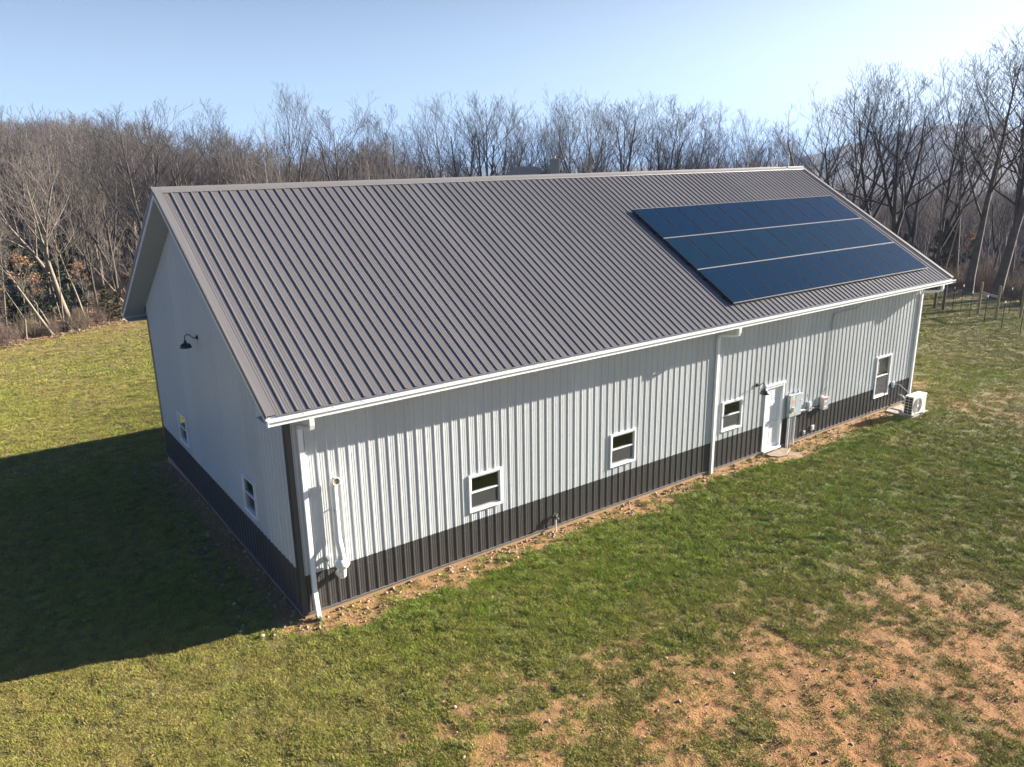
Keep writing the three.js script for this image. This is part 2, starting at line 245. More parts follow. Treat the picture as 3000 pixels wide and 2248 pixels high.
const roofBox = (x0, x1, v0, v1, h0, h1) => box(x0, x1, h0, h1, v0, v1).rotateX(TH);      // box laid on the slope: v down it, h above it
for (const [k, g] of slopes.entries()) {
  for (const [xa, xb, s] of [[-OG, -OG + 0.17, -1], [L + OG - 0.17, L + OG, 1]]) {
    part('rake_trim', [roofBox(xa, xb, 0.02, SL + 0.01, 0.028, 0.034), roofBox(s < 0 ? xa - 0.004 : xb - 0.002, s < 0 ? xa + 0.002 : xb + 0.004, 0.0, SL + 0.01, -0.085, 0.034)], M.roofTrim, g);
    part('rake_fascia', roofBox(s < 0 ? xa + 0.006 : xb - 0.03, s < 0 ? xa + 0.03 : xb - 0.006, 0.06, SL - 0.02, -0.17, -0.0), M.trimWhite, g);
    // grooved soffit strip under the overhang
    const pos = [], y0 = -0.165, ua = s < 0 ? -OG + 0.03 : L, ub = s < 0 ? 0 : L + OG - 0.03;
    for (let v = 0.09; v < SL - 0.03; v += 0.125) for (const [a, ha, b, hb] of [[0, 0, 0.112, 0], [0.112, 0, 0.1185, 0.008], [0.1185, 0.008, 0.125, 0]]) { const q = [[ua, v + a, y0 + ha], [ub, v + a, y0 + ha], [ub, v + b, y0 + hb], [ua, v + b, y0 + hb]].map(onRoof); for (const i of [0, 2, 1, 0, 3, 2]) pos.push(...q[i]); }
    const sg = new THREE.BufferGeometry(); sg.setAttribute('position', new THREE.Float32BufferAttribute(pos, 3)); sg.computeVertexNormals(); part('rake_soffit', sg, M.soffit, g);
  }
  part('eave_fascia', box(-OG + 0.04, L + OG - 0.04, -SL * sn - 0.2, -SL * sn - 0.015, SL * cs - 0.05, SL * cs - 0.025), M.trimWhite, g);
  part('eave_soffit', box(-OG + 0.04, L + OG - 0.04, CEIL - HR - 0.012, CEIL - HR, WID / 2 - 0.002, SL * cs - 0.052), M.soffit, g);
  part('eave_trim', roofBox(-OG + 0.17, L + OG - 0.17, SL - 0.02, SL + 0.015, -0.03, -0.004), M.roofTrim, g);
}
for (let x = -OG - 0.02, k = 0; x < L + OG - 0.05; x += 3.215, k++) {
  const x1 = Math.min(x + 3.235, L + OG + 0.02), h = 0.03 + (k % 2) * 0.003, s = new THREE.Shape(), pr = [[-0.19, 0], [-0.185, 0.012], [0, 0.004], [0.0, 0.01]], prof = [];
  for (const sg of [-1, 1]) for (const [v, e] of sg < 0 ? [[0.2, 0], [0.195, 0.014], [0.075, 0.012], [0.06, 0.02], [0.045, 0.012]] : [[0.045, 0.012], [0.06, 0.02], [0.075, 0.012], [0.195, 0.014], [0.2, 0]]) prof.push([sg * v * cs, -v * sn + (h + e) * cs]);
  const outer = prof.slice(), mid = [0, (h + 0.016) / cs + 0.004]; outer.splice(5, 0, mid); const inner = outer.map(([a, b]) => [a, b - 0.006]).reverse();
  [...outer, ...inner].forEach(([a, b], i) => i ? s.lineTo(a, b) : s.moveTo(a, b));
  const g = new THREE.ExtrudeGeometry(s, { depth: x1 - x, bevelEnabled: false }).rotateY(Math.PI / 2).translate(x, HR, -WID / 2); part('ridge_cap', g, M.roofTrim, roof);
}
// — gutters in lengths, with hangers, and downspouts
function gutter(x0, x1, z, side) {
  const y = HR - SL * sn - 0.055, p = [[0, 0.02], [0, -0.125], [0.085, -0.125], [0.088, -0.085], [0.105, -0.06], [0.125, -0.035], [0.128, -0.004], [0.112, 0.0], [0.112, -0.006], [0.122, -0.009], [0.119, -0.034], [0.1, -0.057], [0.084, -0.083], [0.081, -0.121], [0.004, -0.121], [0.004, 0.02]];
  const s = new THREE.Shape(); p.forEach(([a, b], i) => i ? s.lineTo(-a, b) : s.moveTo(-a, b));
  const g = new THREE.ExtrudeGeometry(s, { depth: x1 - x0, bevelEnabled: false }).rotateY(Math.PI / 2); if (side < 0) g.rotateY(Math.PI).translate(x1, y, z); else g.translate(x0, y, z);
  return g;
}
{
  const zf = -WID / 2 + SL * cs - 0.024, gf = group('gutter', barn), gr = group('gutter', barn);
  const cutsX = [-OG - 0.01, 5.6, 11.7, 17.8, L + OG + 0.01];
  for (let i = 1; i < cutsX.length; i++) part('gutter_length', gutter(cutsX[i - 1], cutsX[i] - (i < 4 ? 0.004 : 0), zf, 1), M.trimWhite, gf);
  const y = HR - SL * sn - 0.055;
  for (const x of [-OG - 0.012, L + OG + 0.008]) part('end_cap', box(x, x + 0.004, y - 0.125, y - 0.002, zf, zf + 0.12), M.trimWhite, gf);
  for (let x = 0.1; x < L; x += 0.61) part('gutter_hanger', box(x, x + 0.025, y - 0.012, y - 0.008, zf + 0.004, zf + 0.112), M.silver, gf);
  for (const x of [5.6, 11.7, 17.8]) part('joint_band', box(x - 0.03, x + 0.03, y - 0.131, y - 0.126, zf, zf + 0.088), M.trimWhite, gf);
  part('gutter_length', gutter(-OG, L + OG, -WID - (zf - 0), -1), M.trimWhite, gr);
  for (const x of [0.2, 12.78, 24.2]) {
    const ds = group('downspout', barn), out = [[zf + 0.045, y - 0.12], [zf + 0.045, y - 0.26], [zf + 0.02, y - 0.33], [zf - 0.06, y - 0.37], [0.16, y - 0.46], [0.08, y - 0.49], [0.055, y - 0.56], [0.055, x < 1 ? 0.62 : 0.0]];
    if (x < 1) out.push([0.06, 0.55], [0.17, -0.1]); else out.push([0.055, -0.22]);
    const hw = 0.036, L_ = [], R_ = [];
    out.forEach((q, i) => { const a = out[Math.max(0, i - 1)], b = out[Math.min(out.length - 1, i + 1)], d = [b[0] - a[0], b[1] - a[1]], n = Math.hypot(...d); L_.push([q[0] - d[1] / n * hw, q[1] + d[0] / n * hw]); R_.push([q[0] + d[1] / n * hw, q[1] - d[0] / n * hw]); });
    const s = new THREE.Shape(); [...L_, ...R_.reverse()].forEach(([a, b], i) => i ? s.lineTo(-a, b) : s.moveTo(-a, b));
    part('pipe', new THREE.ExtrudeGeometry(s, { depth: 0.088, bevelEnabled: true, bevelSize: 0.005, bevelThickness: 0.005, bevelSegments: 2 }).rotateY(Math.PI / 2).translate(x, 0, 0), M.trimWhite, ds);
    for (const yb of [3.1, 1.25]) part('strap', box(x - 0.012, x + 0.1, yb, yb + 0.03, 0.02, 0.094), M.trimWhite, ds);
    if (x < 1) { part('boot', new RoundedBoxGeometry(0.11, 0.07, 0.1, 2, 0.02).translate(x + 0.037, -0.04, 0.16), M.concrete, ds); part('drain_pipe', cyl(0.06, 0.06, 0.2).translate(x + 0.037, -0.15, 0.18), M.green, ds); }
  }
}
// — windows
function windowAt(w, h, blinds) {
  const g = new THREE.Group(); g.name = 'window';
  const F = 0.045, fr = [box(-w / 2, w / 2, h - F, h, -0.06, 0.05), box(-w / 2, w / 2, 0, F, -0.06, 0.05), box(-w / 2, -w / 2 + F, F + 0.001, h - F - 0.001, -0.06, 0.05), box(w / 2 - F, w / 2, F + 0.001, h - F - 0.001, -0.06, 0.05)];
  part('frame', fr, M.trimWhite, g);
  part('sill', box(-w / 2 - 0.01, w / 2 + 0.01, -0.012, 0.008, -0.02, 0.062), M.trimWhite, g);
  const i = w / 2 - F, S = 0.034, m = h * 0.51;
  const sash = (n, y0, y1, z) => { const s = part(n, [box(-i, i, y0, y0 + S, z, z + 0.03), box(-i, i, y1 - S, y1, z, z + 0.03), box(-i, -i + S, y0 + S, y1 - S, z, z + 0.03), box(i - S, i, y0 + S, y1 - S, z, z + 0.03)], M.trimWhite, g); for (const e of [0.008, 0.022]) part('pane', new THREE.PlaneGeometry(2 * (i - S), y1 - y0 - 2 * S).translate(0, (y0 + y1) / 2, z + e), M.glass, s); };
  sash('upper_sash', m - 0.015, h - F, 0.0); sash('lower_sash', F, m + 0.02, -0.034);
  part('insect_screen', new THREE.PlaneGeometry(2 * i - 0.02, m - F - 0.02).translate(0, (m + F) / 2, 0.016), M.screen, g);
  if (blinds) for (let y = m + 0.06; y < h - 0.08; y += 0.045) part('blind_slat', box(-i + 0.02, i - 0.02, -0.001, 0.001, -0.02, 0.02).rotateX(0.75).translate(0, y, -0.1), M.blind, g);
  return g;
}
for (const [k, o] of front.slice(0, 4).entries()) { const w = windowAt(o[1] - o[0] + 0.05, o[3] - o[2] + 0.04, k === 3); w.position.set((o[0] + o[1]) / 2, o[2] - 0.02, 0); if (k === 3) w.userData.label = 'taller white window with blinds'; barn.add(w); }
for (const o of gable) { const w = windowAt(o[1] - o[0] + 0.05, o[3] - o[2] + 0.04); w.rotation.y = -Math.PI / 2; w.position.set(0, o[2] - 0.02, -(o[0] + o[1]) / 2); barn.add(w); }
{ const t = thing('storage_tote', 'green plastic tote seen inside through the tall window', 'tote', [22.0, 0.02, -0.34]); part('tub', rbox(-0.3, 0.35, 0.75, 1.0, -0.2, 0.16, 0.03), M.teal, t); part('lid', rbox(-0.33, 0.38, 1.0, 1.05, -0.23, 0.19, 0.02), M.teal, t); const s = thing('work_table', 'low table holding the green tote behind the tall window', 'table', [22.0, 0.02, -0.42]); part('tabletop', box(-0.5, 0.6, 0.69, 0.75, -0.3, 0.3), M.wood, s); for (const [a, b] of [[-0.45, -0.25], [0.55, -0.25], [-0.45, 0.25], [0.55, 0.25]]) part('leg', box(a - 0.03, a + 0.03, 0, 0.69, b - 0.03, b + 0.03), M.wood, s); }
// — six-panel door
{
  const d = group('door', barn), x0 = 15.34, x1 = 16.16;
  part('door_frame', [box(x0 - 0.075, x0 + 0.0, 0, 2.165, -0.08, 0.045), box(x1 - 0.0, x1 + 0.075, 0, 2.165, -0.08, 0.045), box(x0 - 0.085, x1 + 0.085, 2.166, 2.215, -0.08, 0.075), box(x0 + 0.001, x1 - 0.001, 2.085, 2.164, -0.08, 0.04)], M.trimWhite, d);
  const leaf = [box(x0 + 0.004, x1 - 0.004, 0.03, 2.08, -0.07, -0.05)], c = (x0 + x1) / 2, Y = [[0.2, 0.78], [0.92, 1.54], [1.66, 1.96]];
  const st = [[x0 + 0.004, x0 + 0.1], [c - 0.05, c + 0.05], [x1 - 0.1, x1 - 0.004]];
  for (const [a, b] of st) leaf.push(box(a, b, 0.03, 2.08, -0.05, -0.035));
  for (const [a, b] of [[0.03, 0.2], [0.78, 0.92], [1.54, 1.66], [1.96, 2.08]]) for (const [p, q] of [[x0 + 0.1, c - 0.05], [c + 0.05, x1 - 0.1]]) leaf.push(box(p, q, a, b, -0.05, -0.035));
  const lf = part('door_leaf', leaf, M.trimWhite, d);
  for (const [a, b] of Y) for (const [p, q] of [[x0 + 0.1, c - 0.05], [c + 0.05, x1 - 0.1]]) part('door_panel', rbox(p + 0.03, q - 0.03, a + 0.03, b - 0.03, -0.05, -0.037, 0.005), M.trimWhite, lf);
  part('door_knob', [new THREE.SphereGeometry(0.03, 14, 10).translate(x0 + 0.07, 0.98, 0.01).toNonIndexed(), cyl(0.012, 0.012, 0.06, 10).rotateX(Math.PI / 2).translate(x0 + 0.07, 0.98, -0.02).toNonIndexed()], M.galv, lf);
  part('threshold', box(x0 - 0.04, x1 + 0.04, -0.03, 0.03, -0.08, 0.1), M.pvc, d);
}
// — roof screws: too small to pick out singly
{
  const s = new THREE.InstancedMesh(new THREE.CylinderGeometry(0.006, 0.008, 0.006, 6), M.galv, 3200), m = new THREE.Matrix4(), q = new THREE.Quaternion().setFromAxisAngle(V(1, 0, 0), TH), q2 = new THREE.Quaternion().setFromAxisAngle(V(1, 0, 0), Math.PI / 2); let n = 0; const R = rng(5), one = V(1, 1, 1);
  for (let v = 0.35; v < SL; v += 0.61) for (let x = -OG + 0.28; x < L + 0.4 && n < 1600; x += RIB) { const p = onRoof([x + (R() - 0.5) * 0.01, Math.min(v, SL - 0.07) + (R() - 0.5) * 0.02, 0.003]); s.setMatrixAt(n++, m.compose(V(p[0], p[1] + HR, p[2] - WID / 2), q, one)); }
  for (const y of [0.1, 0.7, 1.5, 2.4, 3.3, 4.2]) for (let x = 0.19; x < L; x += RIB) { if (front.some((o) => x > o[0] - 0.05 && x < o[1] + 0.05 && y > o[2] - 0.05 && y < o[3] + 0.05)) continue; s.setMatrixAt(n++, m.compose(V(x, y + (R() - 0.5) * 0.02, 0.006), q2, one)); }
  s.count = n; s.name = 'panel_screws'; s.userData.kind = 'stuff'; barn.add(s);
}

// ───────────────────────── solar array ─────────────────────────
{
  const a = thing('solar_array', 'array of dark blue solar panels in three rows mounted on brown roof', 'solar panels', [13.14, HR, -WID / 2]); a.rotation.x = TH;
  const pw = 10.9 / 11, ph = 4.86 / 3, v0 = 2.275, top = 0.112, gx = 0.011, gz = 0.02;
  const frame = mergeGeometries([box(gx, pw - gx, -0.04, 0, gz, gz + 0.014), box(gx, pw - gx, -0.04, 0, ph - gz - 0.014, ph - gz), box(gx, gx + 0.012, -0.04, 0, gz + 0.0141, ph - gz - 0.0141), box(pw - gx - 0.012, pw - gx, -0.04, 0, gz + 0.0141, ph - gz - 0.0141)]);
  const glass = box(gx + 0.012, pw - gx - 0.012, -0.01, -0.003, gz + 0.014, ph - gz - 0.014);
  const cells = greyTexture(512, (u, v) => { const f = (x, n) => { const t = (x * n) % 1; return Math.min(t, 1 - t); }; const e = Math.min(f(u, 6) / 6 * 1, f(v, 10) / 10 * 1.6); const n = 0.75 + 0.25 * tileNoise(u, v, 70, 21); const s = tileNoise(u, v, 200, 33) > 0.985 ? 0.5 : 0; return e < 0.004 ? [0.09, 0.18, 0.25] : [0.04 * n + s * 0.25, 0.14 * n + s * 0.25, 0.22 * n + s * 0.25]; }, true);
  const mats = [0, 1, 2].map((k) => { const m = M.cellGlass.clone(); m.color = lin(0.9 + 0.1 * k, 0.9 + 0.1 * k, 1); m.map = cells; return m; });
  { const uv = glass.attributes.uv, p = glass.attributes.position; for (let i = 0; i < uv.count; i++) uv.setXY(i, p.getX(i) / pw, p.getZ(i) / ph); }
  for (let r = 0; r < 3; r++) for (let c = 0; c < 11; c++) { const p = group('solar_panel', a); p.position.set(c * pw, top, v0 + r * ph); p.rotation.x = (hash(r, c) - 0.5) * 0.004; p.rotation.z = (hash(c, r + 9) - 0.5) * 0.004; part('panel_frame', frame, M.blackAlu, p); part('cell_glass', glass, mats[(r * 5 + c * 3) % 3], p); }
  for (let r = 0; r < 4; r++) { const v = v0 + r * ph, h = r === 3 ? [v - 0.019, v - 0.009] : r === 0 ? [v + 0.006, v + 0.018] : [v - 0.013, v + 0.013]; part('row_strip', box(0.01, 10.89, top - 0.036, top + 0.002, ...h), M.silver, a); }
  for (let r = 0; r < 3; r++) for (const f of [0.24, 0.76]) { const v = v0 + (r + f) * ph; part('rail', box(-0.05, 10.95, 0.03, 0.068, v - 0.02, v + 0.02), M.blackAlu, a); for (let x = 0.3; x < 10.8; x += 1.3716) part('rail_foot', box(x, x + 0.05, 0.0, 0.03, v - 0.03, v + 0.03), M.galv, a); for (let c = 0; c <= 11; c++) part('panel_clamp', box(c * pw - 0.014, c * pw + 0.014, top - 0.01, top + 0.005, v - 0.02, v + 0.02), M.blackAlu, a); }
}

// ───────────────────────── things on the front wall ─────────────────────────
function barnLamp(name, label) {
  const g = thing(name, label, 'wall lamp', [0, 0, 0], 0, undefined);
  part('wall_plate', [cyl(0.062, 0.062, 0.02, 24).rotateX(Math.PI / 2).translate(0, 0, 0.032).toNonIndexed(), cyl(0.03, 0.05, 0.03, 20).rotateX(Math.PI / 2).translate(0, 0, 0.055).toNonIndexed()], M.lampBlack, g);
  part('gooseneck', tube([[0, 0, 0.05], [0, -0.005, 0.1], [0, 0.03, 0.15], [0, 0.085, 0.2], [0, 0.11, 0.26], [0, 0.085, 0.315], [0, 0.02, 0.33], [0, -0.04, 0.33]], 0.012, 40, 10), M.lampBlack, g);
  const prof = [[0.02, 0], [0.032, -0.01], [0.036, -0.05], [0.05, -0.07], [0.1, -0.09], [0.125, -0.12], [0.142, -0.16], [0.147, -0.187], [0.143, -0.187], [0.133, -0.155], [0.09, -0.098], [0.02, -0.075]].map(([r, y]) => new THREE.Vector2(r, y));
  part('lamp_shade', new THREE.LatheGeometry(prof, 36).translate(0, -0.03, 0.33), M.lampBlack, g);
  part('bulb', new THREE.SphereGeometry(0.035, 14, 10).translate(0, -0.15, 0.33), M.bulb, g);
  return g;
}
barnLamp('gooseneck_lamp', 'black gooseneck barn lamp on the sunlit wall beside the door').position.set(14.8, 2.33, 0);
{ const l = barnLamp('gooseneck_lamp', 'black gooseneck barn lamp high on the shaded gable wall'); l.position.set(0, 4.98, -5.88); l.rotation.y = -Math.PI / 2; }
// radon vent with fan
{
  const v = thing('vent_pipe', 'white plastic vent pipe with round fan housing beside the corner downspout', 'vent pipe', [0.82, 0, 0]), r = 0.07;
  part('riser', tube([[0, 1.62, 0.14], [0, 2.0, 0.14], [0, 2.5, 0.14], [0, 2.78, 0.14]], r, 12, 20), M.pvc, v);
  part('top_elbow', [tube([[0, 2.76, 0.14], [0, 2.83, 0.145], [0.005, 2.885, 0.17], [0.01, 2.91, 0.215], [0.015, 2.915, 0.275]], r + 0.012, 18, 20), new THREE.TorusGeometry(r + 0.008, 0.01, 8, 24).translate(0.015, 2.915, 0.275)], M.pvc, v);
  part('mouth_grille', new THREE.CircleGeometry(r, 20).translate(0.015, 2.915, 0.262), M.clampBand, v);
  part('offset_elbow', [tube([[0, 1.66, 0.14], [0, 1.58, 0.142], [0, 1.5, 0.17], [0, 1.42, 0.21], [0, 1.34, 0.24], [0, 1.27, 0.25], [0, 1.2, 0.25]], r + 0.006, 20, 20)], M.pvc, v);
  const lathe = (p) => new THREE.LatheGeometry(p.map(([a, b]) => new THREE.Vector2(a, b)), 32).translate(0, 0, 0.25);
  part('fan_housing', lathe([[0.06, 1.17], [0.075, 1.155], [0.11, 1.14], [0.145, 1.1], [0.158, 1.055], [0.158, 1.045], [0.163, 1.045], [0.163, 1.03], [0.155, 1.03], [0.14, 0.985], [0.11, 0.95], [0.075, 0.935], [0.06, 0.92]]), M.pvc, v);
  part('coupling', [lathe([[0.074, 1.24], [0.079, 1.235], [0.079, 1.165], [0.074, 1.16]]), lathe([[0.074, 0.935], [0.079, 0.93], [0.079, 0.865], [0.074, 0.86]])], M.pvc, v);
  for (const y of [1.225, 1.18, 0.918, 0.878]) part('clamp_band', new THREE.TorusGeometry(0.08, 0.005, 6, 28).rotateX(Math.PI / 2).translate(0, y, 0.25), M.clampBand, v);
  part('lower_elbow', [tube([[0, 0.9, 0.25], [0, 0.82, 0.25], [0, 0.765, 0.235], [0, 0.74, 0.19], [0, 0.735, 0.1], [0, 0.735, 0.0]], r + 0.008, 20, 20)], M.pvc, v);
  part('pipe_strap', new THREE.TorusGeometry(r + 0.004, 0.006, 6, 24, Math.PI * 2).rotateX(Math.PI / 2).translate(0, 2.25, 0.14), M.galv, v); part('strap_bracket', box(-0.012, 0.012, 2.24, 2.26, 0.0, 0.09), M.galv, v);
  const e = thing('switch_box', 'small weathered switch box with black cord beside the vent fan', 'switch box', [0.585, 1.17, 0]); part('box', rbox(-0.04, 0.04, -0.07, 0.05, 0.018, 0.09, 0.008), M.galv, e); part('cover', rbox(-0.035, 0.045, -0.065, 0.02, 0.09, 0.104, 0.005), M.greyBox, e); part('cord', tube([[0, -0.07, 0.05], [0, -0.16, 0.055], [0.03, -0.24, 0.07], [0.1, -0.265, 0.1], [0.15, -0.25, 0.13], [0.18, -0.22, 0.16]], 0.009, 30, 8), M.rubber, e);
}
// electric service
{
  const m = thing('meter_cabinet', 'large grey electric meter cabinet with orange labels beside the door', 'meter box', [16.73, 0, 0]);
  part('cabinet', rbox(-0.32, 0.32, 0.95, 1.68, 0.02, 0.15, 0.01), M.greyBox, m);
  part('cover', rbox(-0.317, -0.03, 0.955, 1.675, 0.15, 0.168, 0.006), M.lid, m); part('cover', rbox(-0.02, 0.317, 0.955, 1.675, 0.15, 0.168, 0.006), M.lid, m);
  part('rain_hood', rbox(-0.33, 0.33, 1.68, 1.695, 0.02, 0.19, 0.005), M.lid, m);
  part('meter', [cyl(0.085, 0.09, 0.02, 28).rotateX(Math.PI / 2).translate(-0.17, 1.2, 0.178), cyl(0.07, 0.078, 0.08, 28).rotateX(Math.PI / 2).translate(-0.17, 1.2, 0.225)], M.meterGlass, m);
  part('latch', rbox(0.25, 0.29, 1.45, 1.475, 0.168, 0.185, 0.004), M.whiteLabel, m);
  part('label', box(-0.2, -0.1, 1.53, 1.58, 0.168, 0.1705), M.yellowLabel, m);
  for (const y of [1.49, 1.44, 1.39]) part('label', box(-0.22, -0.1, y, y + 0.03, 0.168, 0.1705), M.orangeLabel, m); part('label', box(-0.19, -0.13, 1.05, 1.1, 0.168, 0.1705), M.yellowLabel, m); part('label', box(-0.2, -0.1, 1.62, 1.64, 0.168, 0.1705), M.whiteLabel, m);
  for (const [x, r, mat] of [[-0.21, 0.042, M.pvc], [-0.06, 0.028, M.greyBox], [0.12, 0.032, M.pvc]]) { part('conduit', cyl(r, r, 1.2, 18).translate(x, 0.36, 0.085), mat, m); part('conduit_collar', cyl(r + 0.01, r + 0.01, 0.05, 18).translate(x, 0.925, 0.085), M.greyBox, m); }
  part('ground_stub', [cyl(0.022, 0.022, 0.09, 12).translate(-0.29, 1.735, 0.07), cyl(0.03, 0.03, 0.09, 12).translate(0.2, 1.735, 0.08)], M.greyBox, m);
  const j = thing('junction_box', 'small grey junction box with red label between the two cabinets', 'junction box', [17.63, 0, 0]); part('box', rbox(-0.085, 0.085, 0.92, 1.24, 0.02, 0.12, 0.008), M.greyBox, j); part('cover', rbox(-0.08, 0.08, 0.93, 1.23, 0.12, 0.13, 0.005), M.lid, j); part('label', box(-0.04, 0.04, 0.99, 1.05, 0.13, 0.1325), M.redLabel, j); part('label', box(-0.05, 0.05, 1.13, 1.18, 0.13, 0.1325), M.whiteLabel, j); part('conduit', tube([[-0.085, 0.99, 0.07], [-0.2, 0.985, 0.07], [-0.3, 1.02, 0.07], [-0.56, 1.03, 0.07]], 0.022, 20, 10), M.whiteLabel, j);
  part('conduit', cyl(0.02, 0.02, 0.55, 12).rotateZ(Math.PI / 2).translate(0.36, 0.97, 0.07), M.rubber, j);
  const n = thing('warning_plate', 'small dark plate on the wall above the junction box', 'plate', [17.62, 1.46, 0.021]); part('plate', box(-0.06, 0.06, -0.025, 0.025, 0, 0.006), M.rubber, n); part('print_line', [box(-0.045, 0.045, 0.006, 0.013, 0.006, 0.0075), box(-0.045, 0.03, -0.012, -0.005, 0.006, 0.0075)], M.whiteLabel, n);
  const b = thing('disconnect_box', 'beige solar disconnect box with red and orange labels', 'electric box', [18.44, 0, 0]); part('box', rbox(-0.14, 0.14, 0.84, 1.26, 0.02, 0.17, 0.008), M.beigeBox, b); part('door', rbox(-0.142, 0.142, 0.835, 1.265, 0.17, 0.185, 0.006), M.greyBox, b); part('switch', rbox(-0.16, -0.06, 1.265, 1.31, 0.04, 0.11, 0.008), M.pvc, b);
  part('label', box(-0.1, 0.06, 1.18, 1.24, 0.185, 0.1875), M.redLabel, b); for (const y of [1.11, 1.05, 0.98, 0.93]) part('label', box(-0.09, 0.03, y, y + 0.035, 0.185, 0.1875), y > 1.1 || y < 0.95 ? M.whiteLabel : M.orangeLabel, b);
  const c = thing('wall_conduit', 'thin metal conduit climbing the wall from the beige box to the eave', 'conduit', [0, 0, 0]);
  part('pipe', tube([[18.56, 1.26, 0.06], [18.57, 1.6, 0.055], [18.58, 2.6, 0.05], [18.6, 3.6, 0.05], [18.6, 3.95, 0.05], [18.64, 4.06, 0.05], [18.8, 4.09, 0.05], [19.6, 4.1, 0.06], [19.75, 4.13, 0.1], [19.78, 4.25, 0.25], [19.78, 4.44, 0.5], [19.78, 4.53, 0.58]], 0.018, 90, 8), M.galv, c);
  for (const y of [1.7, 2.4, 2.75, 3.65]) part('conduit_strap', new THREE.TorusGeometry(0.018, 0.006, 6, 14).rotateX(Math.PI / 2).translate(18.57 + (y - 1.6) * 0.013, y, 0.05), M.galv, c);
  const d2 = thing('dark_conduit', 'short dark wire drop reaching the top of the beige box', 'conduit', [0, 0, 0]); part('wire', tube([[18.42, 1.31, 0.07], [18.42, 1.42, 0.06], [18.48, 1.52, 0.05], [18.55, 1.56, 0.045]], 0.008, 20, 8), M.rubber, d2);
  for (const [x, y, s, mat, lab] of [[17.51, 0.17, 0.8, M.greyBox, 'small grey outlet cover low on the brown wainscot'], [17.99, 0.24, 1.1, M.beigeBox, 'pale outlet cover low on the brown wainscot']]) { const o = thing('outlet_box', lab, 'outlet', [x, y, 0]); part('cover', rbox(-0.07 * s, 0.07 * s, -0.08 * s, 0.08 * s, 0.018, 0.07, 0.012), mat, o); part('flap', rbox(-0.05 * s, 0.05 * s, -0.06 * s, 0.06 * s, 0.07, 0.08, 0.006), mat, o); }
  const f = thing('eave_fixture', 'small pale sensor fixture tucked under the eave soffit', 'sensor', [18.5, CEIL - 0.012, 0.2]); part('base', rbox(-0.08, 0.08, -0.05, 0, -0.06, 0.06, 0.01), M.beigeBox, f); part('lens', new THREE.SphereGeometry(0.03, 12, 8).translate(0, -0.055, 0), M.pvc, f);
}
// water tap
{
  const t = thing('wall_faucet', 'outdoor water tap on a short pipe low on the wainscot', 'faucet', [6.73, 0, 0.11]);
  part('pipe', cyl(0.016, 0.018, 0.5, 12).translate(0, 0.05, 0), M.pvc, t); part('body', [rbox(-0.035, 0.035, 0.24, 0.36, -0.04, 0.04, 0.015), cyl(0.022, 0.016, 0.1, 12).rotateX(1.1).translate(0, 0.28, 0.07).toNonIndexed()], M.brass, t);
  part('handle', new THREE.TorusGeometry(0.035, 0.009, 8, 18).rotateX(Math.PI / 2).translate(0, 0.385, 0), M.brass, t); part('bracket', box(-0.02, 0.02, 0.28, 0.32, -0.11, -0.04), M.galv, t);
}
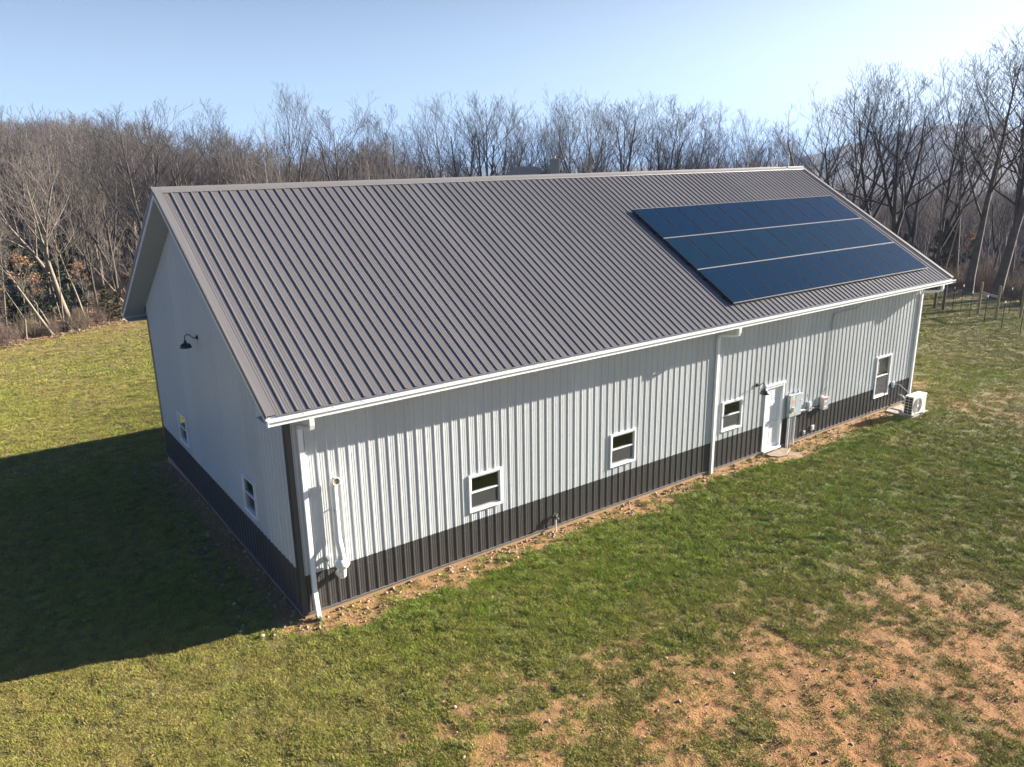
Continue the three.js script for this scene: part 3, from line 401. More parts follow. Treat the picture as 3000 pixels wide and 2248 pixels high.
// air conditioner on its slab
{
  const p = thing('concrete_pad', 'pale concrete slab under the air conditioner', 'concrete pad', [23.12, -0.13, 0.6]); part('slab', rbox(-0.62, 0.62, -0.12, 0.07, -0.5, 0.5, 0.015), M.concrete, p);
  const a = thing('air_conditioner', 'white outdoor air conditioner unit with round fan grille on concrete slab', 'air conditioner', [22.94, -0.06, 0.96]);
  const w = 0.46, d = 0.155, y0 = 0.05, y1 = 0.74;
  part('foot', [box(-0.34, -0.28, 0, 0.05, -0.17, 0.17), box(0.28, 0.34, 0, 0.05, -0.17, 0.17)], M.galv, a);
  part('casing', [rbox(-w + 0.01, w, y0, y1 - 0.02, -d, -d + 0.02, 0.006), rbox(w - 0.02, w, y0, y1 - 0.02, -d, d, 0.006), box(-w + 0.01, w, y0, y0 + 0.03, -d, d)], M.acWhite, a);
  const front_ = new THREE.Shape(); front_.moveTo(-w, y0); front_.lineTo(w, y0); front_.lineTo(w, y1 - 0.02); front_.lineTo(-w, y1 - 0.02); const hole = new THREE.Path(); hole.absarc(-0.13, 0.385, 0.285, 0, Math.PI * 2, true); front_.holes.push(hole);
  part('front_panel', new THREE.ExtrudeGeometry(front_, { depth: 0.012, bevelEnabled: true, bevelSize: 0.004, bevelThickness: 0.004, curveSegments: 40 }).translate(0, 0, d - 0.012), M.acWhite, a);
  part('top_cover', rbox(-w - 0.01, w + 0.01, y1 - 0.02, y1 + 0.015, -d - 0.01, d + 0.012, 0.01), M.acWhite, a);
  part('fan_well', cyl(0.284, 0.284, 0.1, 36).rotateX(Math.PI / 2).translate(-0.13, 0.385, d - 0.09), M.fanGrey, a);
  const gr = []; for (let r = 0.06; r < 0.28; r += 0.026) gr.push(new THREE.TorusGeometry(r, 0.0026, 5, 40).translate(-0.13, 0.385, d + 0.008)); for (let k = 0; k < 12; k++) gr.push(cyl(0.003, 0.003, 0.21, 6).rotateZ(0).translate(0, 0.16, 0).rotateZ(k * Math.PI / 6).translate(-0.13, 0.385, d + 0.005)); part('fan_grille', gr, M.acWhite, a);
  part('fan_ring', new THREE.TorusGeometry(0.29, 0.008, 8, 48).translate(-0.13, 0.385, d + 0.005), M.greyBox, a);
  part('fan_hub', cyl(0.062, 0.062, 0.012, 28).rotateX(Math.PI / 2).translate(-0.13, 0.385, d + 0.01), M.acWhite, a);
  part('coil', box(-w + 0.012, -w + 0.03, y0 + 0.03, y1 - 0.03, -d + 0.02, d - 0.014), M.dark, a);
  const sg = []; for (let k = 0; k <= 6; k++) { const y = y0 + 0.02 + k * 0.105; sg.push(box(-w, -w + 0.012, y, y + 0.012, -d, d - 0.013)); } for (const z of [-d, -0.01, d - 0.025]) sg.push(box(-w - 0.001, -w + 0.01, y0, y1 - 0.02, z, z + 0.012)); part('side_grille', sg, M.acWhite, a);
  for (const y of [0.2, 0.26, 0.32]) part('louvre', box(0.2, 0.42, y, y + 0.008, d + 0.004, d + 0.007), M.acWhite, a);
  const b = thing('power_box', 'small grey power box with whip cable beside the tall window', 'electric box', [22.93, 0.86, 0]); part('box', rbox(-0.06, 0.06, -0.12, 0.1, 0.02, 0.1, 0.01), M.greyBox, b); part('lid', rbox(-0.065, 0.065, -0.02, 0.11, 0.1, 0.115, 0.006), M.lid, b);
  part('cable', tube([[0.06, -0.06, 0.06], [0.14, 0.0, 0.1], [0.22, -0.02, 0.2], [0.24, -0.15, 0.4], [0.2, -0.27, 0.62], [0.16, -0.3, 0.8]], 0.014, 40, 8), M.galv, b);
  const l = thing('refrigerant_line', 'insulated coolant line bending from the wall into the air conditioner', 'pipe', [0, 0, 0]); part('line', tube([[23.62, 0.3, 0.0], [23.62, 0.3, 0.12], [23.58, 0.18, 0.3], [23.5, 0.14, 0.6], [23.38, 0.2, 0.86]], 0.03, 30, 10), M.pvc, l);
}
// flat stones at the door
function slab(name, label, pts, y, t) { const s = new THREE.Shape(); pts.forEach(([x, z], i) => i ? s.lineTo(x, -z) : s.moveTo(x, -z)); const m = part(numbered(name), new THREE.ExtrudeGeometry(s, { depth: t, bevelEnabled: true, bevelSize: 0.012, bevelThickness: 0.01, bevelSegments: 2 }).rotateX(-Math.PI / 2).translate(0, y, 0), new THREE.MeshStandardMaterial({ color: lin(0.3, 0.235, 0.17), roughness: 0.95, map: dust, bumpMap: buckle, bumpScale: 0.016 }), scene); tag(m, label, 'stone'); }
slab('stepping_stone', 'large tan flagstone at the foot of the white door', [[15.42, 0.12], [16.3, 0.1], [16.42, 0.3], [16.05, 0.44], [15.9, 0.58], [15.55, 0.5], [15.4, 0.3]], -0.2, 0.12);
slab('stepping_stone', 'smaller grey flagstone beside the one at the door', [[15.98, 0.56], [16.2, 0.42], [16.5, 0.6], [16.3, 0.85], [15.85, 0.88], [15.75, 0.72]], -0.2, 0.075);
// ridge dish
{
  const d = thing('satellite_dish', 'small white dish on a short mast at the far ridge end', 'antenna', [24.0, HR, -WID / 2]);
  part('mast', cyl(0.026, 0.026, 0.5, 12).translate(0, 0.27, 0), M.galv, d); part('bracket', box(-0.1, 0.1, 0.02, 0.06, -0.07, 0.07), M.galv, d);
  part('dish', new THREE.LatheGeometry([[0.0, 0], [0.06, 0.006], [0.1, 0.018], [0.125, 0.03], [0.12, 0.034], [0.06, 0.012], [0, 0.006]].map(([a, b]) => new THREE.Vector2(a, b)), 24).rotateZ(1.2).translate(-0.14, 0.2, 0), M.trimWhite, d);
}

// ───────────────────────── fence ─────────────────────────
{
  const posts = [[45.52, -8.97], [45.29, -8.33], [44.28, -6.83], [43.41, -5.61], [42.17, -4.16], [41.24, -2.84], [40.2, -1.3], [39.1, 0.3], [38.0, 1.9]];
  const f = thing('wire_fence', 'wire mesh fence on thin steel posts across the far lawn', 'fence', [0, 0, 0]);
  const post = (x, z, h, F, name = 'steel_post') => { const y = groundHeight(x, z), p = part(name, [box(-0.018, 0.018, -0.25, h, -0.004, 0.004), box(-0.004, 0.004, -0.25, h, 0.0041, 0.03)], M.tPost, F); p.position.set(x, y, z); part('painted_tip', box(-0.02, 0.02, h - 0.12, h + 0.004, -0.008, 0.034), M.whitePaint, p); return p; };
  function mesh(pts, h, F, step) { for (let i = 1; i < pts.length; i++) { const [a, b] = [pts[i - 1], pts[i]], ya = groundHeight(...a), yb = groundHeight(...b), len = Math.hypot(b[0] - a[0], b[1] - a[1]), g = [], r = 0.0035; const P = (t, v) => [mix(a[0], b[0], t), mix(ya, yb, t) + v, mix(a[1], b[1], t)]; for (let v = 0.05; v <= h; v += 0.15) g.push(tube([P(0, v), P(0.5, v), P(1, v)], r, 2, 3)); for (let s = 0; s < len; s += step) g.push(tube([P(s / len, 0.02), P(s / len, h * 0.5), P(s / len, h)], r, 2, 3)); part('wire_mesh', g, M.wire, F); } }
  for (const [x, z] of posts.slice(1)) post(x, z, 1.55, f); mesh(posts, 1.45, f, 0.15);
  for (const [x, z] of [[45.75, -9.62], [45.52, -8.97]]) { const p = part('dark_post', cyl(0.07, 0.08, 2.2, 12), M.darkPost, f); p.position.set(x, groundHeight(x, z) + 0.85, z); }
  mesh([[45.75, -9.62], [45.52, -8.97]], 1.6, f, 0.05);
  const f2 = thing('wire_fence', 'second wire mesh fence behind the wooden brace posts', 'fence', [0, 0, 0]), q = [[46.0, -9.3], [46.3, -8.28], [47.41, -5.95], [48.4, -3.7], [49.4, -1.4]]; for (const [x, z] of q.slice(1)) post(x, z, 1.6, f2); mesh(q, 1.45, f2, 0.2);
  const woodPost = (x, z, F) => { const p = part('wooden_post', [cyl(0.07, 0.078, 2.3, 14).translate(0, 0.8, 0).toNonIndexed(), cyl(0.05, 0.07, 0.02, 14).translate(0, 1.96, 0).toNonIndexed()], M.postWood, F); p.position.set(x, groundHeight(x, z), z); return p; };
  const hb = thing('brace_posts', 'two round wooden posts joined by a grey rail beside the fence', 'fence brace', [0, 0, 0]); woodPost(45.44, -6.86, hb); woodPost(44.65, -5.51, hb);
  const ra = V(45.44, groundHeight(45.44, -6.86) + 1.35, -6.86), rb = V(44.65, groundHeight(44.65, -5.51) + 1.3, -5.51), rail = part('cross_rail', cyl(0.07, 0.07, ra.distanceTo(rb), 12), M.greyRail, hb); rail.position.copy(ra).add(rb).multiplyScalar(0.5); rail.quaternion.setFromUnitVectors(V(0, 1, 0), rb.clone().sub(ra).normalize());
  const lone = thing('fence_post', 'single round wooden post standing apart from the braced pair', 'post', [46.29, 0, -4.84]); { const p = woodPost(46.29, -4.84, lone); p.position.x = 0; p.position.z = 0; }
}

// ───────────────────────── house beyond ─────────────────────────
{
  const [hx, hz] = polar(37.4, 88), y = groundHeight(hx, hz), h = thing('distant_house', 'grey shingled house roof with stone chimney showing above the building ridge', 'house', [hx, y - 0.1, hz], -0.64);
  const top = 8.35 - y, ev = top - 4.0;
  const wall = part('wall', box(-8, 7, 0, ev, -10, 0), M.houseWall, h); for (const x of [-6, -3, 0, 3, 5.5]) { part('window', box(x - 0.5, x + 0.5, 1.2, 2.6, 0.002, 0.03), M.meterGlass, h); }
  const hip = (x0, x1, z0, z1, ya, yb, rx0, rx1, rz) => { const P = [[x0, ya, z1], [x1, ya, z1], [x1, ya, z0], [x0, ya, z0], [rx0, yb, rz], [rx1, yb, rz]], I = [[0, 1, 5], [0, 5, 4], [1, 2, 5], [2, 3, 4], [2, 4, 5], [3, 0, 4], [0, 3, 2], [0, 2, 1]], pos = [], uv = []; for (const t of I) for (const k of t) { pos.push(...P[k]); uv.push(P[k][0] / 3, P[k][2] / 3); } const g = new THREE.BufferGeometry(); g.setAttribute('position', new THREE.Float32BufferAttribute(pos, 3)); g.setAttribute('uv', new THREE.Float32BufferAttribute(uv, 2)); g.computeVertexNormals(); return g; };
  part('roof', hip(-8.5, 7.5, -10.5, 0.5, ev, top, -1.6, 0.6, -5), M.shingle, h);
  part('gable_roof', hip(-6.2, -0.8, -5, 1.2, ev, top - 0.75, -3.45, -3.4, -0.2), M.shingle, h);
  const ch = part('chimney', rbox(2.1, 3.2, ev - 1, top + 0.75, -4.4, -3.6, 0.03), M.stoneGrey, h); part('chimney_cap', box(2.04, 3.26, top + 0.755, top + 0.86, -4.46, -3.54), M.concrete, ch); part('flue', cyl(0.12, 0.12, 0.25, 12).translate(2.65, top + 0.96, -4), M.clampBand, ch);
}

// ───────────────────────── trees ─────────────────────────
const barkMap = greyTexture(256, (u, v) => { const a = tileNoise(u, v, 14, 40), b = tileNoise(u, v, 60, 41), c = tileNoise(u, v, 5, 42); const k = 0.5 + 0.25 * a + 0.25 * b, lich = smooth(0.55, 0.8, c); return [k * mix(0.86, 1, lich), k * mix(0.8, 1, lich), k * mix(0.74, 0.92, lich)]; });
const bark = [[0.15, 0.128, 0.108], [0.12, 0.102, 0.088], [0.33, 0.29, 0.235]].map((c) => new THREE.MeshStandardMaterial({ color: lin(...c), roughness: 0.95, map: barkMap, bumpMap: barkMap, bumpScale: 0.02 }));
const twigM = [[0.06, 0.049, 0.044], [0.05, 0.042, 0.038], [0.19, 0.16, 0.132]].map((c) => new THREE.MeshStandardMaterial({ color: lin(...c), roughness: 0.95 }));
class Wood { // collects tapered tubes
  constructor() { this.p = []; this.n = []; this.u = []; this.i = []; }
  limb(pts, rad, sides) {
    const b = this.p.length / 3; let len = 0; const t = V(0, 0, 0), a = V(0, 0, 0), c = V(0, 0, 0), ref = V(0, 0, 0);
    for (let k = 0; k < pts.length; k++) {
      t.subVectors(pts[Math.min(k + 1, pts.length - 1)], pts[Math.max(k - 1, 0)]).normalize(); if (!k) ref.set(Math.abs(t.y) > 0.9 ? 1 : 0, Math.abs(t.y) > 0.9 ? 0 : 1, 0); a.crossVectors(t, ref).normalize(); c.crossVectors(t, a); if (k) len += pts[k].distanceTo(pts[k - 1]);
      for (let s = 0; s < sides; s++) { const w = s / sides * Math.PI * 2, x = Math.cos(w), y = Math.sin(w), nx = a.x * x + c.x * y, ny = a.y * x + c.y * y, nz = a.z * x + c.z * y; this.p.push(pts[k].x + nx * rad[k], pts[k].y + ny * rad[k], pts[k].z + nz * rad[k]); this.n.push(nx, ny, nz); this.u.push(s / sides * 0.5, len * 0.35); if (k) { const q = b + k * sides, d = q - sides, e = (s + 1) % sides; this.i.push(d + s, d + e, q + s, d + e, q + e, q + s); } }
    }
  }
  build() { const g = new THREE.BufferGeometry(); g.setAttribute('position', new THREE.Float32BufferAttribute(this.p, 3)); g.setAttribute('normal', new THREE.Float32BufferAttribute(this.n, 3)); g.setAttribute('uv', new THREE.Float32BufferAttribute(this.u, 2)); g.setIndex(this.i); return g; }
}
// a leafless tree of height 1 unit = h metres: trunk and crown
function growTree(seed, o) {
  const R = rng(seed), trunk = new Wood(), crown = new Wood(), tips = [];
  const jig = (d, a) => V(d.x + (R() - 0.5) * a, d.y + (R() - 0.5) * a, d.z + (R() - 0.5) * a).normalize();
  function grow(p, dir, len, r, lev, into) {
    const n = [10, 7, 5, 3, 2][lev], sides = (o.sides ?? [8, 5, 4, 3, 3])[lev], pts = [p.clone()], rad = [r]; let d = dir.clone(), q = p.clone(); const end = lev === 0 ? r * 0.07 : lev >= 3 ? Math.max(o.tip * 0.6, r * 0.5) : r * 0.34;
    for (let k = 1; k <= n; k++) { d = jig(d, [0.07, 0.13, 0.12, 0.1, 0.08][lev]); d.y += [0.04, o.up, o.up * 0.9, 0.06, 0.02][lev]; d.normalize(); q = q.clone().addScaledVector(d, len / n); pts.push(q); rad.push(lev ? mix(r, end, k / n) : mix(r, end, Math.pow(k / n, 0.75))); }
    if (lev === 0) rad[0] *= 1.25;
    into.limb(pts, rad, sides);
    if (lev >= o.levels) { tips.push(q); return; }
    const kids = o.kids[lev]; let spin = R() * 6.28;
    for (let k = 0; k < kids; k++) {
      const t = lev === 0 ? mix(o.clear, 0.98, Math.pow((k + R() * 0.7) / kids, 0.9)) : mix(0.22, 1, (k + R() * 0.8) / kids), f = t * n, i = Math.min(n - 1, Math.floor(f)), base = pts[i].clone().lerp(pts[i + 1], f - i), ax = pts[i + 1].clone().sub(pts[i]).normalize(); spin += 2.4 + (R() - 0.5) * 1.2;
      const ang = lev === 0 ? mix(o.low, o.high, (t - o.clear) / (1 - o.clear)) * (0.8 + R() * 0.4) : mix(0.45, 0.85, R()), side = V(Math.cos(spin), 0.1, Math.sin(spin)); side.addScaledVector(ax, -side.dot(ax)).normalize();
      const nd = ax.clone().multiplyScalar(Math.cos(ang)).addScaledVector(side, Math.sin(ang)).add(V(0, lev ? 0.22 : 0, 0)).normalize(), L_ = lev === 0 ? o.reach * o.h * mix(1, 0.42, Math.pow((t - o.clear) / (1 - o.clear), 1.4)) * (0.7 + 0.5 * R()) : len * mix(0.62, 0.36, t) * (0.65 + 0.6 * R());
      const rr = lev === 0 ? Math.max(0.025, mix(r, end, Math.pow(t, 0.75)) * (0.42 + 0.22 * R())) : Math.max(o.tip, mix(r, end, t) * (lev === 1 ? 0.55 : 0.6));
      grow(base, nd, L_, lev >= 2 ? Math.min(rr, o.tip * 1.8) : rr, lev + 1, crown);
    }
  }
  grow(V(0, -0.3, 0), V((R() - 0.5) * o.lean, 1, (R() - 0.5) * o.lean).normalize(), o.h, o.r, 0, trunk);
  if (o.fork) for (let k = 0; k < o.fork; k++) { const a = k * 2.6 + R() * 2; grow(V(0, o.h * o.clear * (0.7 + 0.3 * R()), 0), V(Math.cos(a) * 0.42, 1, Math.sin(a) * 0.42).normalize(), o.h * 0.55, o.r * 0.6, 1, crown); }
  return { trunk: trunk.build(), crown: crown.build(), tips };
}
const near = { tip: 0.0088, levels: 4, kids: [13, 7, 5, 4], clear: 0.34, low: 0.85, high: 0.5, up: 0.05, reach: 0.36, lean: 0.12, h: 18, r: 0.29 };
const kinds = {
  tall: [11, 12, 13, 14].map((s, k) => growTree(s, { ...near, fork: k % 2 ? 2 : 0, clear: 0.3 + 0.06 * k })),
  vase: [21, 22, 23].map((s) => growTree(s, { ...near, clear: 0.3, low: 0.6, high: 0.35, up: 0.08, reach: 0.46, kids: [11, 7, 5, 3], fork: 2, r: 0.27 })),
  spreading: [31, 32, 33].map((s) => growTree(s, { ...near, h: 14, clear: 0.38, low: 1.05, high: 0.6, up: 0.03, reach: 0.46, kids: [12, 7, 5, 3], fork: 2, r: 0.29 })),
  slender: [41, 42, 43].map((s) => growTree(s, { ...near, h: 11, r: 0.09, clear: 0.45, reach: 0.2, kids: [12, 5, 4, 3], lean: 0.3, low: 0.8, tip: 0.007 })),
};
const far = [51, 52, 53, 54].map((s) => growTree(s, { ...near, tip: 0.02, kids: [12, 6, 4, 2], levels: 3, r: 0.27, sides: [5, 3, 3, 3, 3], clear: 0.32, fork: s % 2 ? 2 : 0 }));
function proto(kind, k) { const t = kinds[kind][k], g = new THREE.Group(), c = kind === 'slender' || (kind === 'spreading' && !k) ? 2 : k % 2; part('trunk', t.trunk, bark[c], g); part('crown', t.crown, twigM[c], g); t.crown.computeBoundingBox(); g.userData.h = t.crown.boundingBox.max.y; return g; }
const P = Object.fromEntries(Object.entries(kinds).map(([n, l]) => [n, l.map((_, k) => proto(n, k))]));
const TR = rng(77);
function plant(kind, k, x, z, h, label, grp, lean, name = 'bare_tree', fat = 1) {
  const src = P[kind][k % P[kind].length], s = h / src.userData.h, w = s * fat * (0.9 + TR() * 0.2), t = copyOf(src, name, [x, groundHeight(x, z) - 0.02, z], TR() * 6.28, [w, s, w], label, 'tree', grp);
  if (lean) { t.rotation.order = 'XYZ'; const q = new THREE.Quaternion().setFromAxisAngle(V(-lean[1], 0, lean[0]).normalize(), -Math.hypot(...lean)); t.quaternion.premultiply(q); }
  return t;
}
// the big trees beyond the fence
const G1 = 'tall bare trees beyond the fence';
for (const [az, d, top, kind, k, lean, fat] of [[56.3, 74, 14.4, 'spreading', 0, [0.05, 0], 1], [58.9, 70, 15.6, 'vase', 0, null, 1.15], [60.2, 73, 15.6, 'tall', 1, [0.04, 0], 1], [61.9, 71, 14.6, 'spreading', 1, [-0.12, 0.05], 1], [64.4, 68, 16.2, 'vase', 1, [0.08, 0.04], 1.1], [66.4, 64, 17.5, 'tall', 0, [0.1, 0.06], 1.25], [67.9, 62, 18.5, 'tall', 2, [0.12, 0.08], 1.35], [69.6, 60, 18, 'vase', 2, [0.05, 0.02], 1.2], [71.5, 66, 18, 'tall', 3, null, 1.1], [62.8, 80, 15.5, 'vase', 2, null, 1], [65.6, 78, 16.5, 'tall', 2, null, 1], [68.5, 74, 17, 'spreading', 2, null, 1.1]]) { const [x, z] = polar(az, d); plant(kind, k, x, z, (d > 76 ? top - 1.5 : top + 0.7) - groundHeight(x, z), 'tall bare tree in the woods beyond the wire fence', G1, lean, 'bare_tree', fat); }
for (let k = 0; k < 12; k++) { const az = 60 + TR() * 12, d = 62 + TR() * 45, [x, z] = polar(az, d); plant(TR() < 0.6 ? 'slender' : 'tall', k, x, z, 7 + TR() * 6, 'slim bare tree among the taller ones beyond the fence', 'slim trees beyond the fence', [(TR() - 0.5) * 0.3, (TR() - 0.5) * 0.3]); }
// the row behind the building
const G2 = 'bare trees beyond the roof ridge';
const row = [[26.3, 15.4], [27.9, 15.7], [31.1, 17], [32.7, 16.2], [34, 17], [35.2, 16.7], [37.3, 13.8], [39.4, 17.9], [40.3, 17], [41, 17.3], [42.3, 16.9], [43.8, 17.1], [45.4, 16.8], [46.7, 16.2], [47.9, 15.8], [49.4, 15.5], [50.6, 15.2], [51.9, 14.3], [53.1, 12.6], [54.3, 11.2], [29.5, 14.5], [36.2, 14.6], [38.4, 15]];
row.forEach(([az, top], k) => { const d = 100 + hash(k, 3) * 16, [x, z] = polar(az, d), kd = ['vase', 'tall', 'vase', 'tall', 'spreading'][k % 5]; plant(kd, k, x, z, 9.19 + (top - 8.7) * d / 105 - groundHeight(x, z), 'tall bare tree in the row beyond the roof ridge', G2, null, 'bare_tree', 1.05); });
for (let k = 0; k < 26; k++) { const az = 25 + TR() * 31, d = 104 + TR() * 34, [x, z] = polar(az, d); plant(['tall', 'vase', 'slender', 'tall'][k % 4], k, x, z, 8.6 + TR() * 4.6 - groundHeight(x, z), 'slighter bare tree filling the row beyond the roof ridge', 'filler trees beyond the roof ridge'); }
for (const [az, d, top, kind, k] of [[16.6, 80, 14.9, 'tall', 2], [20.4, 78, 16.4, 'vase', 2], [23.9, 82, 15.8, 'spreading', 2]]) { const [x, z] = polar(az, d); plant(kind, k, x, z, top - groundHeight(x, z), ['slim bare tree rising above the wooded hill line', 'broad many-stemmed bare tree rising above the wooded hill', 'crooked spreading bare tree rising behind the roof'][k === 2 && kind === 'tall' ? 0 : kind === 'vase' ? 1 : 2], undefined); }
for (let k = 0; k < 16; k++) { const az = 14 + TR() * 13, d = 80 + TR() * 30, [x, z] = polar(az, d); plant(['spreading', 'tall', 'vase'][k % 3], k, x, z, 8.3 + TR() * 2.6 - groundHeight(x, z), 'bare tree of middling height behind the gable peak', 'trees behind the gable peak'); }
// woods at the lawn's edge
for (const [x, z, h, kind, k, lean, fat, label] of [[1.23, -44.35, 12.6, 'spreading', 0, [-0.2, 0.02], 1.0, 'large pale bare tree leaning over the lawn edge'], [-0.07, -42.1, 10, 'slender', 0, [-0.28, 0], 1.5, 'slim pale tree leaning steeply at the lawn edge'], [4.74, -47, 13, 'tall', 1, [-0.04, 0], 0.9, 'straight pale tree rising beside the gable overhang'], [3.6, -49, 12.5, 'vase', 1, [-0.06, 0], 0.8, 'several-stemmed bare tree behind the leaning one'], [8.5, -52, 15, 'spreading', 1, [-0.1, 0], 1.1, 'broad dark-limbed tree behind the roof peak'], [12, -54, 14.5, 'spreading', 2, null, 1.1, 'widely branched tree above the gable peak']]) plant(kind, k, x, z, h, label, undefined, lean, 'bare_tree', fat);
for (let k = 0; k < 60; k++) { const x = -8 + TR() * 24, z = woodsEdgeLeft(x) - 0.6 - Math.pow(TR(), 1.3) * 16; plant('slender', k, x, z, 5.5 + TR() * 6, 'thin pale sapling at the edge of the woods', 'saplings along the lawn edge', [-0.16 + (TR() - 0.5) * 0.4, (TR() - 0.5) * 0.3], 'sapling', 0.7 + TR() * 0.8); }
for (let k = 0; k < 60; k++) { const x = -14 + TR() * 40, z = woodsEdgeLeft(x) - 5 - TR() * 45; plant(['tall', 'vase', 'spreading'][k % 3], k, x, z, Math.min(8.5 + TR() * 5, 8.6 + Math.hypot(x + 5, z - 14) * 0.03 * (0.4 + TR()) - groundHeight(x, z)), 'bare forest tree on the slope above the lawn', 'forest trees above the lawn', [(TR() - 0.6) * 0.14, (TR() - 0.5) * 0.14]); }

// evergreens and leafy saplings
function leafCloud(seed, n, place, size, mat) { const R = rng(seed), pos = []; for (let k = 0; k < n; k++) { const [c, out] = place(R), a = V(R() - 0.5, R() - 0.5, R() - 0.5).normalize(), d = out.clone().add(a.clone().multiplyScalar(0.8)).normalize(), w = V(R() - 0.5, R() - 0.5, R() - 0.5).cross(d).normalize(), s = size * (0.6 + 0.8 * R()), e = s * 0.34; const q = [c.clone().addScaledVector(w, -e), c.clone().addScaledVector(w, e), c.clone().addScaledVector(d, s).addScaledVector(w, e * 0.4), c.clone().addScaledVector(d, s).addScaledVector(w, -e * 0.4)]; for (const i of [0, 1, 2, 0, 2, 3]) pos.push(q[i].x, q[i].y, q[i].z); } const g = new THREE.BufferGeometry(); g.setAttribute('position', new THREE.Float32BufferAttribute(pos, 3)); g.computeVertexNormals(); return g; }
const cedarM = [[0.05, 0.055, 0.02], [0.032, 0.042, 0.018], [0.1, 0.09, 0.03]].map((c) => new THREE.MeshStandardMaterial({ color: lin(...c), roughness: 0.9, side: THREE.DoubleSide }));
const cedars = [61, 62, 63].map((s, k) => { const g = new THREE.Group(), w = new Wood(); w.limb([V(0, -0.2, 0), V(0.03, 2, 0), V(0, 5.6, 0.02)], [0.11, 0.08, 0.02], 7); part('trunk', w.build(), bark[1], g); const arms = []; const Q = rng(s + 9); for (let i = 0; i < 90; i++) { const y = 0.35 + Math.pow(Q(), 0.85) * 5.3, a = Q() * 6.28, r = 1.35 * Math.pow(1 - y / 6.1, 0.75) * (0.55 + 0.55 * Q()); arms.push([y, a, r]); } part('crown', leafCloud(s, 7000, (R) => { const [y, a, r] = arms[Math.floor(R() * arms.length)], t = Math.pow(R(), 0.6), c = V(Math.cos(a) * r * t, y + t * r * 0.35 + (R() - 0.5) * 0.25, Math.sin(a) * r * t); c.x += (R() - 0.5) * 0.22; c.z += (R() - 0.5) * 0.22; return [c, V(Math.cos(a), 0.5, Math.sin(a))]; }, 0.13), cedarM[k], g); return g; });
for (let k = 0; k < 11; k++) { const deep = k < 3, x = deep ? [-0.9, 0.6, 1.9][k] : -7 + TR() * 15, z = woodsEdgeLeft(x) - (deep ? 4 + k : 0.8 + TR() * 7), s = deep ? 0.95 + 0.2 * TR() : 0.25 + TR() * 0.35; copyOf(cedars[deep ? 1 : 2], 'cedar_tree', [x, groundHeight(x, z) - 0.03, z], TR() * 6, [s * 1.05, s, s * 1.05], deep ? 'dark tall cedar inside the woods behind the leaning tree' : 'small olive green cedar at the woods edge', 'tree', deep ? 'dark cedars in the woods' : 'small cedars at the lawn edge'); }
for (let k = 0; k < 15; k++) { const az = 58.5 + TR() * 13, d = 68 + TR() * 34, [x, z] = polar(az, d), s = 0.4 + TR() * 0.55; copyOf(cedars[k % 3 ? 2 : 0], 'cedar_tree', [x, groundHeight(x, z) - 0.03, z], TR() * 6, [s * 1.15, s, s * 1.15], 'olive green cedar in the shade of the tall bare trees', 'tree', 'cedars beyond the fence'); }
for (const [az, d, s] of [[41.6, 93, 1.1]]) { const [x, z] = polar(az, d); copyOf(cedars[2], 'cedar_tree', [x, groundHeight(x, z) - 0.03, z], TR() * 6, [s, s * (7.9 - groundHeight(x, z)) / 6.6, s], 'yellowish cedar top showing just above the roof ridge', 'tree'); }
{
  const leafM = new THREE.MeshStandardMaterial({ color: lin(0.25, 0.135, 0.07), roughness: 0.9, side: THREE.DoubleSide }), src = kinds.slender[0], g = new THREE.Group(); part('trunk', src.trunk, bark[2], g); part('crown', src.crown, twigM[2], g);
  const tips = src.tips; part('dry_leaves', leafCloud(91, 480, (R) => { const t = tips[Math.floor(Math.pow(R(), 0.5) * tips.length * 0.8)], c = t.clone(); c.x += (R() - 0.5) * 0.5; c.y += (R() - 0.5) * 0.5; c.z += (R() - 0.5) * 0.5; return [c, V(0, -0.4, 0)]; }, 0.16), leafM, g);
  for (const [x, dz, s] of [[-1.6, -0.9, 0.5], [-3.2, -0.6, 0.42], [-0.6, -1.4, 0.36], [-4.6, -1.2, 0.5], [2.6, -2, 0.4]]) { const z = woodsEdgeLeft(x) + dz; copyOf(g, 'oak_sapling', [x, groundHeight(x, z), z], TR() * 6, [s * 1.3, s, s * 1.3], 'small sapling still holding dry orange brown leaves', 'tree', 'brown-leaved saplings at the lawn edge'); }
  for (const [az, d, s] of [[28.6, 97, 0.85], [29.4, 99, 0.8], [66, 72, 0.4]]) { const [x, z] = polar(az, d); copyOf(g, 'oak_sapling', [x, groundHeight(x, z), z], TR() * 6, [s * 1.3, s, s * 1.3], 'sapling with rusty leaves among the bare trees', 'tree', 'rusty-leaved saplings'); }
}
